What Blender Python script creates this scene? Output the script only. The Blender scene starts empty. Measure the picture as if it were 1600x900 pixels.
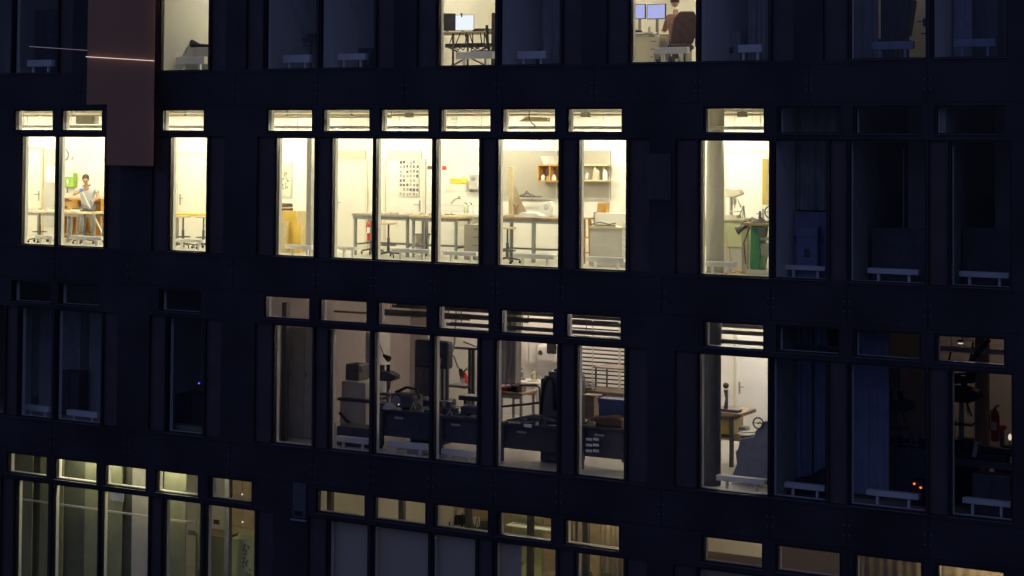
import bpy, bmesh, math, random
from mathutils import Vector, Matrix
R = math.radians
random.seed(7)
S = bpy.context.scene
C = S.collection

# ------------------------------------------------------------------ camera
CAM_D, YAW, PITCH, ROLL = 30.073, 0.50357, 0.03266, 0.00668
EYE = 2.48
FPX, OY = 2800.0, -319.8
d = Vector((-math.sin(YAW)*math.cos(PITCH), math.cos(YAW)*math.cos(PITCH), math.sin(PITCH)))
r0 = Vector((math.cos(YAW), math.sin(YAW), 0)); u0 = r0.cross(d)
r = r0*math.cos(ROLL) + u0*math.sin(ROLL)
u = -r0*math.sin(ROLL) + u0*math.cos(ROLL)
cd = bpy.data.cameras.new('camera'); cam = bpy.data.objects.new('camera', cd); C.objects.link(cam)
m3 = Matrix((r, u, -d)).transposed()
cam.matrix_world = Matrix.Translation((0, -CAM_D, EYE)) @ m3.to_4x4()
cd.sensor_width = 36; cd.lens = FPX/1600*36; cd.shift_y = OY/1600
cd.clip_start = 0.5; cd.clip_end = 600
S.camera = cam

# ------------------------------------------------------------------ world, moonlit dusk sky
w = bpy.data.worlds.new('World'); S.world = w; w.use_nodes = True
nt = w.node_tree; nt.nodes.clear()
sky = nt.nodes.new('ShaderNodeTexSky'); sky.sky_type = 'NISHITA'; sky.sun_disc = False
sky.sun_elevation = R(3.0); sky.sun_rotation = R(0); sky.ozone_density = 4
bg = nt.nodes.new('ShaderNodeBackground'); bg.inputs['Strength'].default_value = 0.15
wo = nt.nodes.new('ShaderNodeOutputWorld')
hs = nt.nodes.new('ShaderNodeHueSaturation'); hs.inputs['Saturation'].default_value = 0.25; nt.links.new(sky.outputs[0], hs.inputs['Color'])
ml = nt.nodes.new('ShaderNodeMix'); ml.data_type = 'RGBA'; ml.blend_type = 'MULTIPLY'; ml.inputs[0].default_value = 1; ml.inputs[7].default_value = (.52,.60,1.35,1)
nt.links.new(hs.outputs[0], ml.inputs[6]); nt.links.new(ml.outputs[2], bg.inputs[0]); nt.links.new(bg.outputs[0], wo.inputs[0])
sl = bpy.data.lights.new('moon', 'SUN'); sl.energy = 0.03; sl.angle = R(0.5); sl.color = (0.55, 0.65, 1.0)
so = bpy.data.objects.new('moon', sl); C.objects.link(so); so.rotation_euler = (R(50), 0, R(35))
S.view_settings.view_transform = 'Standard'; S.view_settings.look = 'None'
S.view_settings.exposure = 0; S.view_settings.gamma = 1
S.render.engine = 'CYCLES'

# ------------------------------------------------------------------ pixel -> point on a plane of given depth behind the facade
def ray(x, y): return d*FPX + r*(x-800) - u*(y-450-OY)
def at(x, y, Y):
    v = ray(x, y); t = (Y+CAM_D)/v.y
    return Vector((t*v.x, Y, EYE+t*v.z))
def ax(x, Y, y=400): return at(x, y, Y).x

# ------------------------------------------------------------------ materials
def mat(name, col, rough=0.6, metal=0.0, var=0.12, scale=6.0, bump=0.0, spec=0.4):
    m = bpy.data.materials.new(name); m.use_nodes = True
    n = m.node_tree; b = n.nodes['Principled BSDF']
    b.inputs['Roughness'].default_value = rough; b.inputs['Metallic'].default_value = metal
    b.inputs['Specular IOR Level'].default_value = spec
    tc = n.nodes.new('ShaderNodeTexCoord'); ns = n.nodes.new('ShaderNodeTexNoise')
    ns.inputs['Scale'].default_value = scale; ns.inputs['Detail'].default_value = 5
    n.links.new(tc.outputs['Object'], ns.inputs['Vector'])
    rp = n.nodes.new('ShaderNodeValToRGB')
    a = tuple(max(0, c*(1-var)) for c in col); z = tuple(min(1, c*(1+var)) for c in col)
    rp.color_ramp.elements[0].color = a+(1,); rp.color_ramp.elements[1].color = z+(1,)
    rp.color_ramp.elements[0].position = .3; rp.color_ramp.elements[1].position = .7
    n.links.new(ns.outputs['Fac'], rp.inputs['Fac']); n.links.new(rp.outputs['Color'], b.inputs['Base Color'])
    if bump:
        bp = n.nodes.new('ShaderNodeBump'); bp.inputs['Strength'].default_value = bump
        n.links.new(ns.outputs['Fac'], bp.inputs['Height']); n.links.new(bp.outputs['Normal'], b.inputs['Normal'])
    return m
def emit(name, col, s):
    m = bpy.data.materials.new(name); m.use_nodes = True; n = m.node_tree; n.nodes.clear()
    e = n.nodes.new('ShaderNodeEmission'); o = n.nodes.new('ShaderNodeOutputMaterial')
    e.inputs[0].default_value = col+(1,); e.inputs[1].default_value = s
    n.links.new(e.outputs[0], o.inputs[0]); return m
def glass(name, tint, refl=0.6):
    m = bpy.data.materials.new(name); m.use_nodes = True; n = m.node_tree; n.nodes.clear()
    t = n.nodes.new('ShaderNodeBsdfTransparent'); t.inputs[0].default_value = tint+(1,)
    g = n.nodes.new('ShaderNodeBsdfGlossy'); g.inputs['Roughness'].default_value = 0.03
    g.inputs[0].default_value = (refl, refl, refl, 1)
    lw = n.nodes.new('ShaderNodeLayerWeight'); lw.inputs['Blend'].default_value = .5
    pw = n.nodes.new('ShaderNodeMath'); pw.operation = 'POWER'; pw.inputs[1].default_value = 5
    f = n.nodes.new('ShaderNodeMath'); f.operation = 'MULTIPLY_ADD'; f.inputs[1].default_value = .94; f.inputs[2].default_value = .04
    n.links.new(lw.outputs['Facing'], pw.inputs[0]); n.links.new(pw.outputs[0], f.inputs[0])
    x = n.nodes.new('ShaderNodeMixShader'); o = n.nodes.new('ShaderNodeOutputMaterial')
    n.links.new(f.outputs[0], x.inputs[0]); n.links.new(t.outputs[0], x.inputs[1]); n.links.new(g.outputs[0], x.inputs[2])
    n.links.new(x.outputs[0], o.inputs[0]); return m

K = dict(
    clad=mat('dark_cladding', (.028,.025,.026), .5, 0, .55, .7),
    frame=mat('black_frame', (.012,.012,.015), .45),
    panel=mat('vent_panel', (.075,.06,.055), .5, 0, .2, 2.0),
    white=mat('white_paint', (.80,.79,.74), .6, 0, .03, 3),
    wall=mat('room_plaster', (.78,.76,.69), .8, 0, .04, 2, .05),
    ceil=mat('ceiling_paint', (.72,.69,.58), .8, 0, .05, 2),
    lino=mat('grey_linoleum', (.55,.53,.46), .35, 0, .08, 9),
    tile=mat('white_tile', (.74,.74,.72), .3, 0, .03, 2),
    door=mat('door_leaf', (.74,.72,.63), .45, 0, .03, 2),
    steel=mat('brushed_steel', (.5,.5,.5), .3, 1, .1, 20),
    grey=mat('grey_metal', (.28,.28,.28), .45, 0, .1, 8),
    dgrey=mat('dark_grey_metal', (.09,.09,.095), .45, 0, .15, 8),
    lgrey=mat('light_grey_board', (.50,.48,.44), .6, 0, .06, 4),
    board=mat('grey_wall_board', (.36,.33,.27), .55, 0, .06, 3),
    black=mat('black_plastic', (.02,.02,.022), .5, 0, .2, 9),
    wood=mat('orange_wood', (.56,.30,.08), .5, 0, .2, 5),
    pale=mat('pale_wood', (.62,.50,.28), .5, 0, .12, 5),
    yell=mat('yellow_board', (.74,.52,.11), .5, 0, .08, 3),
    tan=mat('brown_worktop', (.30,.21,.13), .5, 0, .2, 6),
    green=mat('machine_green', (.04,.19,.09), .4, 0, .15, 5),
    lime=mat('lime_green', (.28,.48,.07), .4),
    mint=mat('pale_green_enamel', (.50,.52,.32), .45, 0, .06, 4),
    red=mat('red_enamel', (.62,.03,.03), .35),
    blue=mat('blue_plastic', (.045,.075,.19), .5),
    navy=mat('navy_enamel_and_shade', (.06,.065,.09), .5, 0, .2, 5),
    curt=mat('curtain_blue_light', (.25,.28,.38), .9, 0, .12, 4),  # blue cloth colour, also stands in for blue light in the right windows
    gcurt=mat('grey_curtain', (.34,.33,.31), .9, 0, .12, 4),
    blind=mat('grey_roller_blind', (.66,.54,.38), .9, 0, .06, 30),
    beige=mat('beige_cloth', (.50,.42,.30), .9, 0, .1, 5),
    olive=mat('olive_panel', (.24,.25,.17), .7, 0, .1, 3),
    oliveb=mat('dark_olive_panel', (.12,.13,.10), .7, 0, .12, 3),
    dimwall=mat('dim_lit_plaster', (.34,.29,.28), .8, 0, .06, 2),  # room plaster darkened to imitate weak light at the workshop's left end
    cloth=mat('sand_panel', (.60,.55,.42), .7, 0, .05, 3),
    leaf=mat('leaf', (.05,.10,.04), .5, 0, .3, 9),
    skin=mat('skin', (.52,.31,.20), .55),
    hair=mat('dark_hair', (.05,.035,.025), .6),
    shirt=mat('grey_tunic', (.60,.62,.66), .8, 0, .08, 12),
    glove=mat('blue_glove', (.16,.24,.62), .5),
    brown=mat('brown_fabric', (.12,.07,.055), .85, 0, .2, 14),
    jumper=mat('brown_jumper', (.30,.17,.13), .9, 0, .2, 14),
    cream=mat('cream_enamel', (.66,.63,.50), .45, 0, .04, 5),
    paper=mat('paper', (.82,.82,.80), .8, 0, .03, 9),
    redbr=mat('red_brown_reflection', (.34,.165,.125), .85, 0, .12, 1.2),  # tone of the reddish window reflection
    screen=emit('white_screen', (.86,.93,1.0), 1.15),
    screenb=emit('lilac_screen', (.50,.52,.95), .95),
    pane=glass('window_glass', (.96,.97,.97), .5),
    ledr=emit('orange_led', (1,.22,.04), 1.6), ledb=emit('blue_led', (.08,.1,1), 2.5),
    glint=emit('small_lamp', (1,.80,.62), .9),
)
def tube_mat(col, s): return emit('lamp_tube', col, s)

# ------------------------------------------------------------------ mesh builder
class MB:
    def __init__(s): s.bm = bmesh.new()
    def box(s, x0, x1, y0, y1, z0, z1):
        v = [s.bm.verts.new((x, y, z)) for x in (x0, x1) for y in (y0, y1) for z in (z0, z1)]
        for f in ((0,1,3,2),(4,6,7,5),(0,4,5,1),(2,3,7,6),(0,2,6,4),(1,5,7,3)): s.bm.faces.new([v[i] for i in f])
        return s
    def bar(s, p, q, a, b=None):
        """square bar from p to q"""
        b = b or a; p = Vector(p); q = Vector(q); t = (q-p).normalized()
        n = t.cross(Vector((0,0,1))) if abs(t.z) < .95 else t.cross(Vector((0,1,0)))
        n.normalize(); m = t.cross(n)
        vs = [[s.bm.verts.new(e + n*i*a/2 + m*j*b/2) for i, j in ((-1,-1),(1,-1),(1,1),(-1,1))] for e in (p, q)]
        s.bm.faces.new(vs[0][::-1]); s.bm.faces.new(vs[1])
        for i in range(4): s.bm.faces.new((vs[0][i], vs[0][(i+1)%4], vs[1][(i+1)%4], vs[1][i]))
        return s
    def tube(s, pts, rad, n=8):
        pts = [Vector(p) for p in pts]; rs = rad if isinstance(rad, (list, tuple)) else [rad]*len(pts)
        rings = []
        for i, p in enumerate(pts):
            t = (pts[min(i+1, len(pts)-1)] - pts[max(i-1, 0)]).normalized()
            a = t.cross(Vector((0,0,1))) if abs(t.z) < .9 else t.cross(Vector((0,1,0)))
            a.normalize(); b = t.cross(a)
            rings.append([s.bm.verts.new(p + (a*math.cos(k*2*math.pi/n) + b*math.sin(k*2*math.pi/n))*rs[i]) for k in range(n)])
        for i in range(len(rings)-1):
            for k in range(n): s.bm.faces.new((rings[i][k], rings[i][(k+1)%n], rings[i+1][(k+1)%n], rings[i+1][k]))
        s.bm.faces.new(rings[0][::-1]); s.bm.faces.new(rings[-1])
        return s
    def cyl(s, x, y, z0, z1, rad, n=16): return s.tube([(x,y,z0),(x,y,z1)], rad, n)
    def lathe(s, prof, x=0, y=0, n=16):
        rings = [[s.bm.verts.new((x+rr*math.cos(k*2*math.pi/n), y+rr*math.sin(k*2*math.pi/n), z)) for k in range(n)] for rr, z in prof]
        for i in range(len(rings)-1):
            for k in range(n): s.bm.faces.new((rings[i][k], rings[i][(k+1)%n], rings[i+1][(k+1)%n], rings[i+1][k]))
        s.bm.faces.new(rings[0][::-1]); s.bm.faces.new(rings[-1])
        return s
    def ball(s, c, rx, ry=None, rz=None, n=12):
        g = bmesh.ops.create_uvsphere(s.bm, u_segments=n, v_segments=n//2+2, radius=1)
        for v in g['verts']: v.co = Vector((v.co.x*rx, v.co.y*(ry or rx), v.co.z*(rz or rx))) + Vector(c)
        return s
    def prism(s, poly, y0, y1):
        """outline in x,z extruded along y"""
        a = [s.bm.verts.new((x, y0, z)) for x, z in poly]; b = [s.bm.verts.new((x, y1, z)) for x, z in poly]
        s.bm.faces.new(a); s.bm.faces.new(b[::-1]); n = len(poly)
        for i in range(n): s.bm.faces.new((a[i], b[i], b[(i+1)%n], a[(i+1)%n]))
        return s
    def build(s, name, m, parent=None, bevel=0, smooth=False, loc=None):
        bmesh.ops.recalc_face_normals(s.bm, faces=s.bm.faces[:])
        me = bpy.data.meshes.new(name); s.bm.to_mesh(me); s.bm.free()
        o = bpy.data.objects.new(name, me); C.objects.link(o)
        me.materials.append(K[m] if isinstance(m, str) else m)
        if smooth:
            for f in me.polygons: f.use_smooth = True
        if bevel:
            b = o.modifiers.new('bevel', 'BEVEL'); b.width = bevel; b.segments = 2; b.limit_method = 'ANGLE'
        if parent is not None: o.parent = parent
        if loc is not None: o.location = loc
        return o
def thing(name, label, cat, loc, rz=0, group=None):
    o = bpy.data.objects.new(name, None); C.objects.link(o); o.location = loc; o.rotation_euler = (0,0,rz)
    o.empty_display_size = .2; o['label'] = label; o['category'] = cat
    if group: o['group'] = group
    return o
def tag(o, label, cat, group=None):
    o['label'] = label; o['category'] = cat
    if group: o['group'] = group
    return o
def kids(o): return [c for c in C.objects if c.parent == o]
def copy_tree(o, loc, label, rz=None):
    rt = o.copy(); C.objects.link(rt); rt.location = loc
    if rz is not None: rt.rotation_euler = (0,0,rz)
    rt['label'] = label
    for ch in kids(o):
        c = ch.copy(); C.objects.link(c); c.parent = rt
        for g in kids(ch):
            gg = g.copy(); C.objects.link(gg); gg.parent = c
    return rt

# ------------------------------------------------------------------ storeys and openings
H = 3.842
FL = {1: H, 2: 0.0, 3: -H, 4: -2*H}
MB0, MT0, TB0, TT0 = 0.124, 2.524, 2.681, 3.101     # heights above the storey's floor
TR = {
 1: [(-29.36,-28.26),(-26.55,-25.45),(-25.11,-24.01),(-22.31,-21.21),(-20.93,-19.83),(-18.14,-17.04),(-16.75,-15.65),(-13.95,-12.85),(-12.56,-11.46),(-9.76,-8.65),(-8.34,-7.24)],
 2: [(-29.362,-28.264),(-27.947,-26.831),(-25.109,-24.015),(-22.314,-21.229),(-20.917,-19.826),(-19.525,-18.443),(-18.138,-17.042),(-16.746,-15.638),(-15.34,-14.247),(-12.561,-11.457),(-11.158,-10.064),(-9.764,-8.646),(-8.345,-7.226)],
 3: [(-29.35,-28.25),(-27.95,-26.84),(-25.1,-24.038),(-22.328,-21.248),(-20.941,-19.854),(-19.55,-18.451),(-18.152,-17.051),(-16.752,-15.654),(-15.344,-14.246),(-12.552,-11.457),(-11.164,-10.071),(-9.764,-8.646),(-8.345,-7.226)],
 4: [(-30.84,-29.74),(-29.43,-28.286),(-28.004,-26.843),(-26.579,-25.463),(-25.15,-24.05),(-23.719,-22.648),(-20.973,-19.858),(-19.59,-18.44),(-18.204,-17.032),(-16.784,-15.67),(-15.35,-14.262),(-12.573,-11.468),(-11.167,-10.05),(-9.752,-8.624),(-8.328,-7.242)]}
MN = {
 1: [(-30.30,-29.56),(-29.461,-28.172),(-26.611,-25.39),(-25.195,-23.914),(-22.408,-21.142),(-21.023,-19.733),(-18.22,-16.952),(-16.839,-15.55),(-14.057,-12.765),(-12.69,-11.376),(-9.858,-8.54),(-8.408,-7.18)],
 2: [(-29.14,-28.166),(-28.048,-26.737),(-24.882,-23.924),(-22.093,-21.157),(-20.703,-19.74),(-19.653,-18.354),(-18.251,-17.287),(-16.852,-15.557),(-15.113,-14.153),(-12.654,-11.356),(-11.25,-10.3),(-9.868,-8.554),(-8.105,-7.123)],
 3: [(-30.60,-29.62),(-29.139,-28.178),(-28.042,-26.758),(-24.897,-23.95),(-22.1,-21.158),(-20.708,-19.767),(-19.644,-18.372),(-18.253,-17.297),(-16.863,-15.562),(-15.127,-14.168),(-12.657,-11.37),(-11.274,-10.311),(-9.859,-8.552),(-8.105,-7.104)],
 4: [(-30.64,-29.68),(-29.171,-28.22),(-28.072,-26.788),(-26.672,-25.38),(-24.936,-23.962),(-23.819,-22.561),(-20.709,-19.78),(-19.648,-18.37),(-18.267,-17.31),(-16.865,-15.572),(-15.128,-14.169),(-12.665,-11.37),(-11.26,-10.3),(-9.86,-8.56),(-8.1,-7.13)]}
XL, XR = -46.0, 3.0
ZB, ZT = -2*H-4.4, 2*H+1.2

building = thing('office_building', 'dark clad office block with rows of lit and unlit windows at night', 'building', (0, 0, ZB))
def bl(mb, name, m, **k):
    o = mb.build(name, m, building, **k)
    if not k.get('loc'): o.location = (0, 0, -ZB)
    return o

def holed_sheet(y0, y1, holes, name, m, x0=XL, x1=XR, z0=ZB, z1=ZT):
    xs = sorted({x0, x1, *[h[0] for h in holes], *[h[1] for h in holes]})
    zs = sorted({z0, z1, *[h[2] for h in holes], *[h[3] for h in holes]})
    bm = bmesh.new(); vc = {}
    def V(i, j, k):
        if (i,j,k) not in vc: vc[(i,j,k)] = bm.verts.new((xs[i], (y0,y1)[k], zs[j]))
        return vc[(i,j,k)]
    def solid(i, j):
        if i < 0 or j < 0 or i >= len(xs)-1 or j >= len(zs)-1: return False
        cx = (xs[i]+xs[i+1])/2; cz = (zs[j]+zs[j+1])/2
        return not any(h[0] < cx < h[1] and h[2] < cz < h[3] for h in holes)
    for i in range(len(xs)-1):
        for j in range(len(zs)-1):
            if not solid(i, j): continue
            bm.faces.new((V(i,j,0), V(i+1,j,0), V(i+1,j+1,0), V(i,j+1,0)))
            bm.faces.new((V(i,j,1), V(i,j+1,1), V(i+1,j+1,1), V(i+1,j,1)))
            if not solid(i-1, j): bm.faces.new((V(i,j,0), V(i,j+1,0), V(i,j+1,1), V(i,j,1)))
            if not solid(i+1, j): bm.faces.new((V(i+1,j,0), V(i+1,j,1), V(i+1,j+1,1), V(i+1,j+1,0)))
            if not solid(i, j-1): bm.faces.new((V(i,j,0), V(i,j,1), V(i+1,j,1), V(i+1,j,0)))
            if not solid(i, j+1): bm.faces.new((V(i,j+1,0), V(i+1,j+1,0), V(i+1,j+1,1), V(i,j+1,1)))
    mb = MB(); mb.bm.free(); mb.bm = bm
    return bl(mb, name, m)

FW = 0.04
clear = []
for s in (1, 2, 3, 4):
    for a, b in TR[s]: clear.append((a, b, FL[s]+TB0, FL[s]+TT0))
    for a, b in MN[s]: clear.append((a, b, FL[s]+MB0, FL[s]+MT0))
# recessed bays: dark cladding has shallow pockets where the closed vent panels sit
pockets = []
for s in (1, 2, 3, 4):
    ms = sorted(MN[s])
    for (a0, a1), (b0, b1) in zip(ms[:-1], ms[1:]):
        if b0 - a1 < .25: continue
        e0, e1 = a1+.07, b0-.07
        if e1-e0 > 1.0:
            pockets.append((e1-.42, e1, FL[s]+MB0-.02, FL[s]+MT0+.03)); pockets.append((e0, e0+.42, FL[s]+MB0-.02, FL[s]+MT0+.03))
        else: pockets.append((e0, e1, FL[s]+MB0-.02, FL[s]+MT0+.03))
holes_out = [(a-FW, b+FW, c-FW, e+FW) for a, b, c, e in clear]
holed_sheet(-0.03, 0.06, holes_out+pockets, 'facade_cladding', 'clad')
holed_sheet(0.062, 0.10, holes_out, 'facade_backing', 'frame')
holed_sheet(0.103, 0.19, clear, 'inner_wall', 'wall')
for (a, b, c, e) in pockets:
    mb = MB().box(a+.003, b-.003, .035, .059, c+.003, e-.003)
    bl(mb, 'vent_panel', 'panel')
# windows
for (a, b, c, e) in clear:
    fb = MB()
    fb.box(a-FW+.002, b+FW-.002, .0, .09, c-FW+.002, c); fb.box(a-FW+.002, b+FW-.002, .0, .09, e, e+FW-.002)
    fb.box(a-FW+.002, a, .0, .09, c, e); fb.box(b, b+FW-.002, .0, .09, c, e)
    wf = bl(fb, 'window', 'frame')
    MB().box(a-FW+.004, b+FW-.004, -.065, -.002, c-FW+.003, c-FW+.015).build('sill', 'dgrey', wf)
    if e-c > 1:
        MB().box(a+.001, b-.001, .05, .058, c+.001, e-.001).build('pane', 'pane', wf)
    else:
        MB().box(a+.001, b-.001, .05, .058, c+.001, e-.001).build('pane', 'pane', wf)
# joints between the cladding sheets: thin proud cover strips
mb = MB()
for s in (1, 2, 3, 4):
    mb.box(XL, XR, -.036, -.031, FL[s]+TT0+.10, FL[s]+TT0+.112)
    mb.box(XL, XR, -.036, -.031, FL[s]+MB0-.10, FL[s]+MB0-.088)
for s in (1, 2, 3):
    for (a0, a1), (b0, b1) in zip(TR[s][:-1], TR[s][1:]):
        xm = (a1+b0)/2
        mb.box(xm-.006, xm+.006, -.036, -.031, FL[s]-H+TT0+.114, FL[s]+MB0-.102)
bl(mb, 'cover_strip', 'frame')
bm_ = MB()
for s in (1, 2, 3, 4):
    for (a0, a1), (b0, b1) in zip(TR[s][:-1], TR[s][1:]):
        for zz in (FL[s]-.25, FL[s]-.42):
            for q in (-.05, .05): bm_.box((a1+b0)/2+q-.008, (a1+b0)/2+q+.008, -.037, -.031, zz, zz+.016)
bl(bm_, 'fixing_bolt', 'grey')
mb = MB().box(ax(1010,-.05,276), ax(1048,-.05,276), -.05, -.031, at(1029,312,-.05).z, at(1029,240,-.05).z)
bl(mb, 'reflection_plate', 'panel')  # raised plate imitates a faint rectangle reflected in the window glass

# ---- floors, ceilings
BACK = {1: 4.6, 2: 4.5, 3: 6.6, 4: 8.0}
for s in (0, 1, 2, 3, 4):
    z = 2*H if s == 0 else FL[s]
    y1 = 8.0
    bl(MB().box(XL+.1, XR-.1, 0.192, y1+.3, z-.19, z-.001), 'floor_slab', 'lino')
    bl(MB().box(XL+.1, XR-.1, 0.192, y1+.3, z-.40, z-.192), 'ceiling', 'ceil')
bl(MB().box(XL, XL+.1, .19, 8.6, ZB, ZT), 'side_wall', 'clad'); bl(MB().box(XR-.1, XR, .19, 8.6, ZB, ZT), 'side_wall', 'clad')
bl(MB().box(XL, XR, 8.35, 8.6, ZB, ZT), 'rear_wall', 'clad'); bl(MB().box(XL, XR, .36, 8.6, ZT-.2, ZT), 'roof', 'clad')
def backwall(s, x0, x1, Y, m='wall'): return bl(MB().box(x0, x1, Y, Y+.12, FL[s]+.001, FL[s]+H-.401), 'back_wall', m)
def part(s, X, y1, m='wall', y0=.193, t=.10): return bl(MB().box(X-t/2, X+t/2, y0, y1-.001, FL[s]+.001, FL[s]+H-.401), 'partition_or_added_wall', m)
def door(s, x0, x1, Y, h=2.08, m='door', hinge='r', frame='lgrey', panel=True, hz=1.05):
    z = FL[s]
    f = MB().box(x0-.06, x0, Y-.05, Y-.002, z+.002, z+h+.06).box(x1, x1+.06, Y-.05, Y-.002, z+.002, z+h+.06).box(x0, x1, Y-.05, Y-.002, z+h, z+h+.06)
    fo = bl(f, 'door', frame)
    MB().box(x0+.004, x1-.004, Y-.035, Y-.004, z+.006, z+h-.004).build('door_leaf', m, fo)
    hx = x0+.08 if hinge == 'r' else x1-.08; sg = 1 if hinge == 'r' else -1
    MB().box(hx-.02, hx+.02, Y-.043, Y-.036, z+hz-.16, z+hz+.10).tube([(hx, Y-.04, z+hz), (hx, Y-.09, z+hz), (hx+.12*sg, Y-.09, z+hz)], .011).build('handle', 'grey', fo)
    return fo

# ------------------------------------------------------------------ lamps
def lamp(X, Y, Z, L, m, label, hang=.3, group=None, name='tube_lamp'):
    t = thing(name, label, 'lamp', (X, Y, Z), 0, group)
    MB().box(-L/2-.03, L/2+.03, -.15, .15, .040, .055).box(-L/2-.03, L/2+.03, -.05, .05, .056, .075).build('housing', 'white', t)
    MB().tube([(-L/2, 0, 0), (L/2, 0, 0)], .03, 8).build('tube', m, t)
    if hang: MB().bar((-L/2+.1, 0, .075), (-L/2+.1, 0, .075+hang), .008).bar((L/2-.1, 0, .075), (L/2-.1, 0, .075+hang), .008).build('suspension_wire', 'steel', t)
    MB().box(-L/2-.03, -L/2, -.04, .04, -.03, .044).box(L/2, L/2+.03, -.04, .04, -.03, .044).build('end_cap', 'white', t)
    return t

# ------------------------------------------------------------------ furniture builders
def radiator(X, Y, zf, w, label, h=.16, top=.36, m='white', dep=.14):
    t = thing('radiator', label, 'radiator', (X, Y, zf), 0, 'low radiators standing behind the windows')
    MB().box(-w/2, w/2, -dep/2, dep/2, top-h, top).build('casing', m, t, bevel=.008)
    for sx in (-1, 1):
        MB().box(sx*w*.3-.02, sx*w*.3+.02, -.03, .03, .003, top-h).build('foot', m, t)
    g = MB()
    for i in range(int(w/.06)): g.box(-w/2+.03+i*.06, -w/2+.06+i*.06, -dep/2+.02, dep/2-.02, top+.001, top+.005)
    g.build('grille', m, t)
    return t
def table(x0, x1, y0, y1, zf, h, label, top='pale', leg='grey', cat='table', group=None, tt=.05, rail=True, lw=.05, low=False):
    t = thing('workbench' if h > .85 else 'table', label, cat, ((x0+x1)/2, (y0+y1)/2, zf), 0, group)
    w = (x1-x0)/2; dd = (y1-y0)/2
    MB().box(-w, w, -dd, dd, h-tt, h).build('tabletop', top, t, bevel=.005)
    if rail: MB().box(-w+.02, w-.02, -dd+.02, -dd+.05, h-tt-.07, h-tt-.001).box(-w+.02, w-.02, dd-.05, dd-.02, h-tt-.07, h-tt-.001).build('frame', leg, t)
    for sx in (-1, 1):
        for sy in (-1, 1):
            cx = sx*(w-.05); cy = sy*(dd-.08)
            MB().box(cx-lw/2, cx+lw/2, cy-lw/2, cy+lw/2, .003, h-tt-.001).build('leg', leg, t)
    if low: MB().box(-w+.08, w-.08, dd-.10, dd-.06, .22, .26).bar((-w+.05, -dd+.11, .24), (-w+.05, dd-.11, .24), .035).bar((w-.05, -dd+.11, .24), (w-.05, dd-.11, .24), .035).build('stretcher', leg, t)
    return t
def make_stool(label, loc, seat='tan'):
    t = thing('stool', label, 'stool', loc, 0, 'swivel work stools')
    MB().lathe([(.05,.70),(.17,.705),(.18,.72),(.17,.74),(.02,.745)]).build('seat', seat, t)
    MB().cyl(0,0,.10,.42,.032).cyl(0,0,.42,.70,.02).build('column', 'dgrey', t)
    pts = [(.17*math.cos(a*math.pi/8), .17*math.sin(a*math.pi/8), .26) for a in range(17)]
    MB().tube(pts, .010, 6).bar((-.17,0,.26), (.17,0,.26), .014).build('foot_ring', 'dgrey', t)
    for k in range(5):
        a = k*2*math.pi/5+.3
        l = MB().tube([(0,0,.12), (.26*math.cos(a), .26*math.sin(a), .075)], [.024,.016], 6).build('leg', 'dgrey', t)
        MB().tube([(.26*math.cos(a)-.012, .26*math.sin(a), .032), (.26*math.cos(a)+.012, .26*math.sin(a), .032)], .029, 8).build('castor', 'black', l)
    return t
def office_chair(loc, rz, label, m='black', back_h=1.12, seat_z=.48):
    t = thing('office_chair', label, 'chair', loc, rz, None)
    MB().box(-.24,.24,-.24,.24,seat_z-.07,seat_z).build('seat', m, t, bevel=.03)
    MB().prism([(-.22,seat_z+.10),(.22,seat_z+.10),(.24,seat_z+.35),(.20,back_h),(-.20,back_h),(-.24,seat_z+.35)], .22, .28).build('backrest', m, t, bevel=.03)
    MB().bar((0,.2,seat_z-.05),(0,.27,seat_z+.25),.05,.02).build('back_post', 'dgrey', t)
    for s in (-1, 1):
        MB().bar((s*.27,.05,seat_z-.03),(s*.27,.05,seat_z+.20),.03).box(s*.27-.03,s*.27+.03,-.14,.14,seat_z+.20,seat_z+.23).build('armrest', 'black', t)
    MB().cyl(0,0,.10,seat_z-.07,.028).build('column', 'dgrey', t)
    for k in range(5):
        a = k*2*math.pi/5
        MB().tube([(0,0,.12),(.3*math.cos(a),.3*math.sin(a),.05)], [.03,.02], 6).ball((.3*math.cos(a),.3*math.sin(a),.032),.03).build('leg','dgrey',t)
    return t
def drawers(x0, x1, y0, y1, zf, h, label, n=4, m='cream', front='cream', cat='cabinet', hm='dgrey', name='drawer_cabinet', cols=1):
    t = thing(name, label, cat, ((x0+x1)/2, (y0+y1)/2, zf)); w = (x1-x0)/2; dd = (y1-y0)/2
    MB().box(-w, w, -dd, dd, .003, h).build('body', m, t, bevel=.004)
    hh = (h-.06)/n; cw = 2*w/cols
    for c in range(cols):
        for i in range(n):
            xa = -w+c*cw
            f = MB().box(xa+.012, xa+cw-.012, -dd-.018, -dd-.001, .03+i*hh+.006, .03+(i+1)*hh-.006).build('drawer', front, t)
            MB().box(xa+cw/2-.06, xa+cw/2+.06, -dd-.032, -dd-.019, .03+i*hh+hh*.62, .03+i*hh+hh*.62+.014).build('handle', hm, f)
    return t
def cabinet(x0, x1, y0, y1, zf, h, label, m='lgrey', cat='cabinet', doors=2, name='cabinet', hm='dgrey'):
    t = thing(name, label, cat, ((x0+x1)/2, (y0+y1)/2, zf)); w = (x1-x0)/2; dd = (y1-y0)/2
    MB().box(-w, w, -dd, dd, .003, h).build('body', m, t, bevel=.004)
    cw = 2*w/doors
    for c in range(doors):
        f = MB().box(-w+c*cw+.008, -w+(c+1)*cw-.008, -dd-.018, -dd-.001, .03, h-.03).build('door', m, t)
        MB().box(-w+c*cw+.04, -w+c*cw+.055, -dd-.034, -dd-.019, h*.55, h*.55+.12).build('handle', hm, f)
    return t
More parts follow.
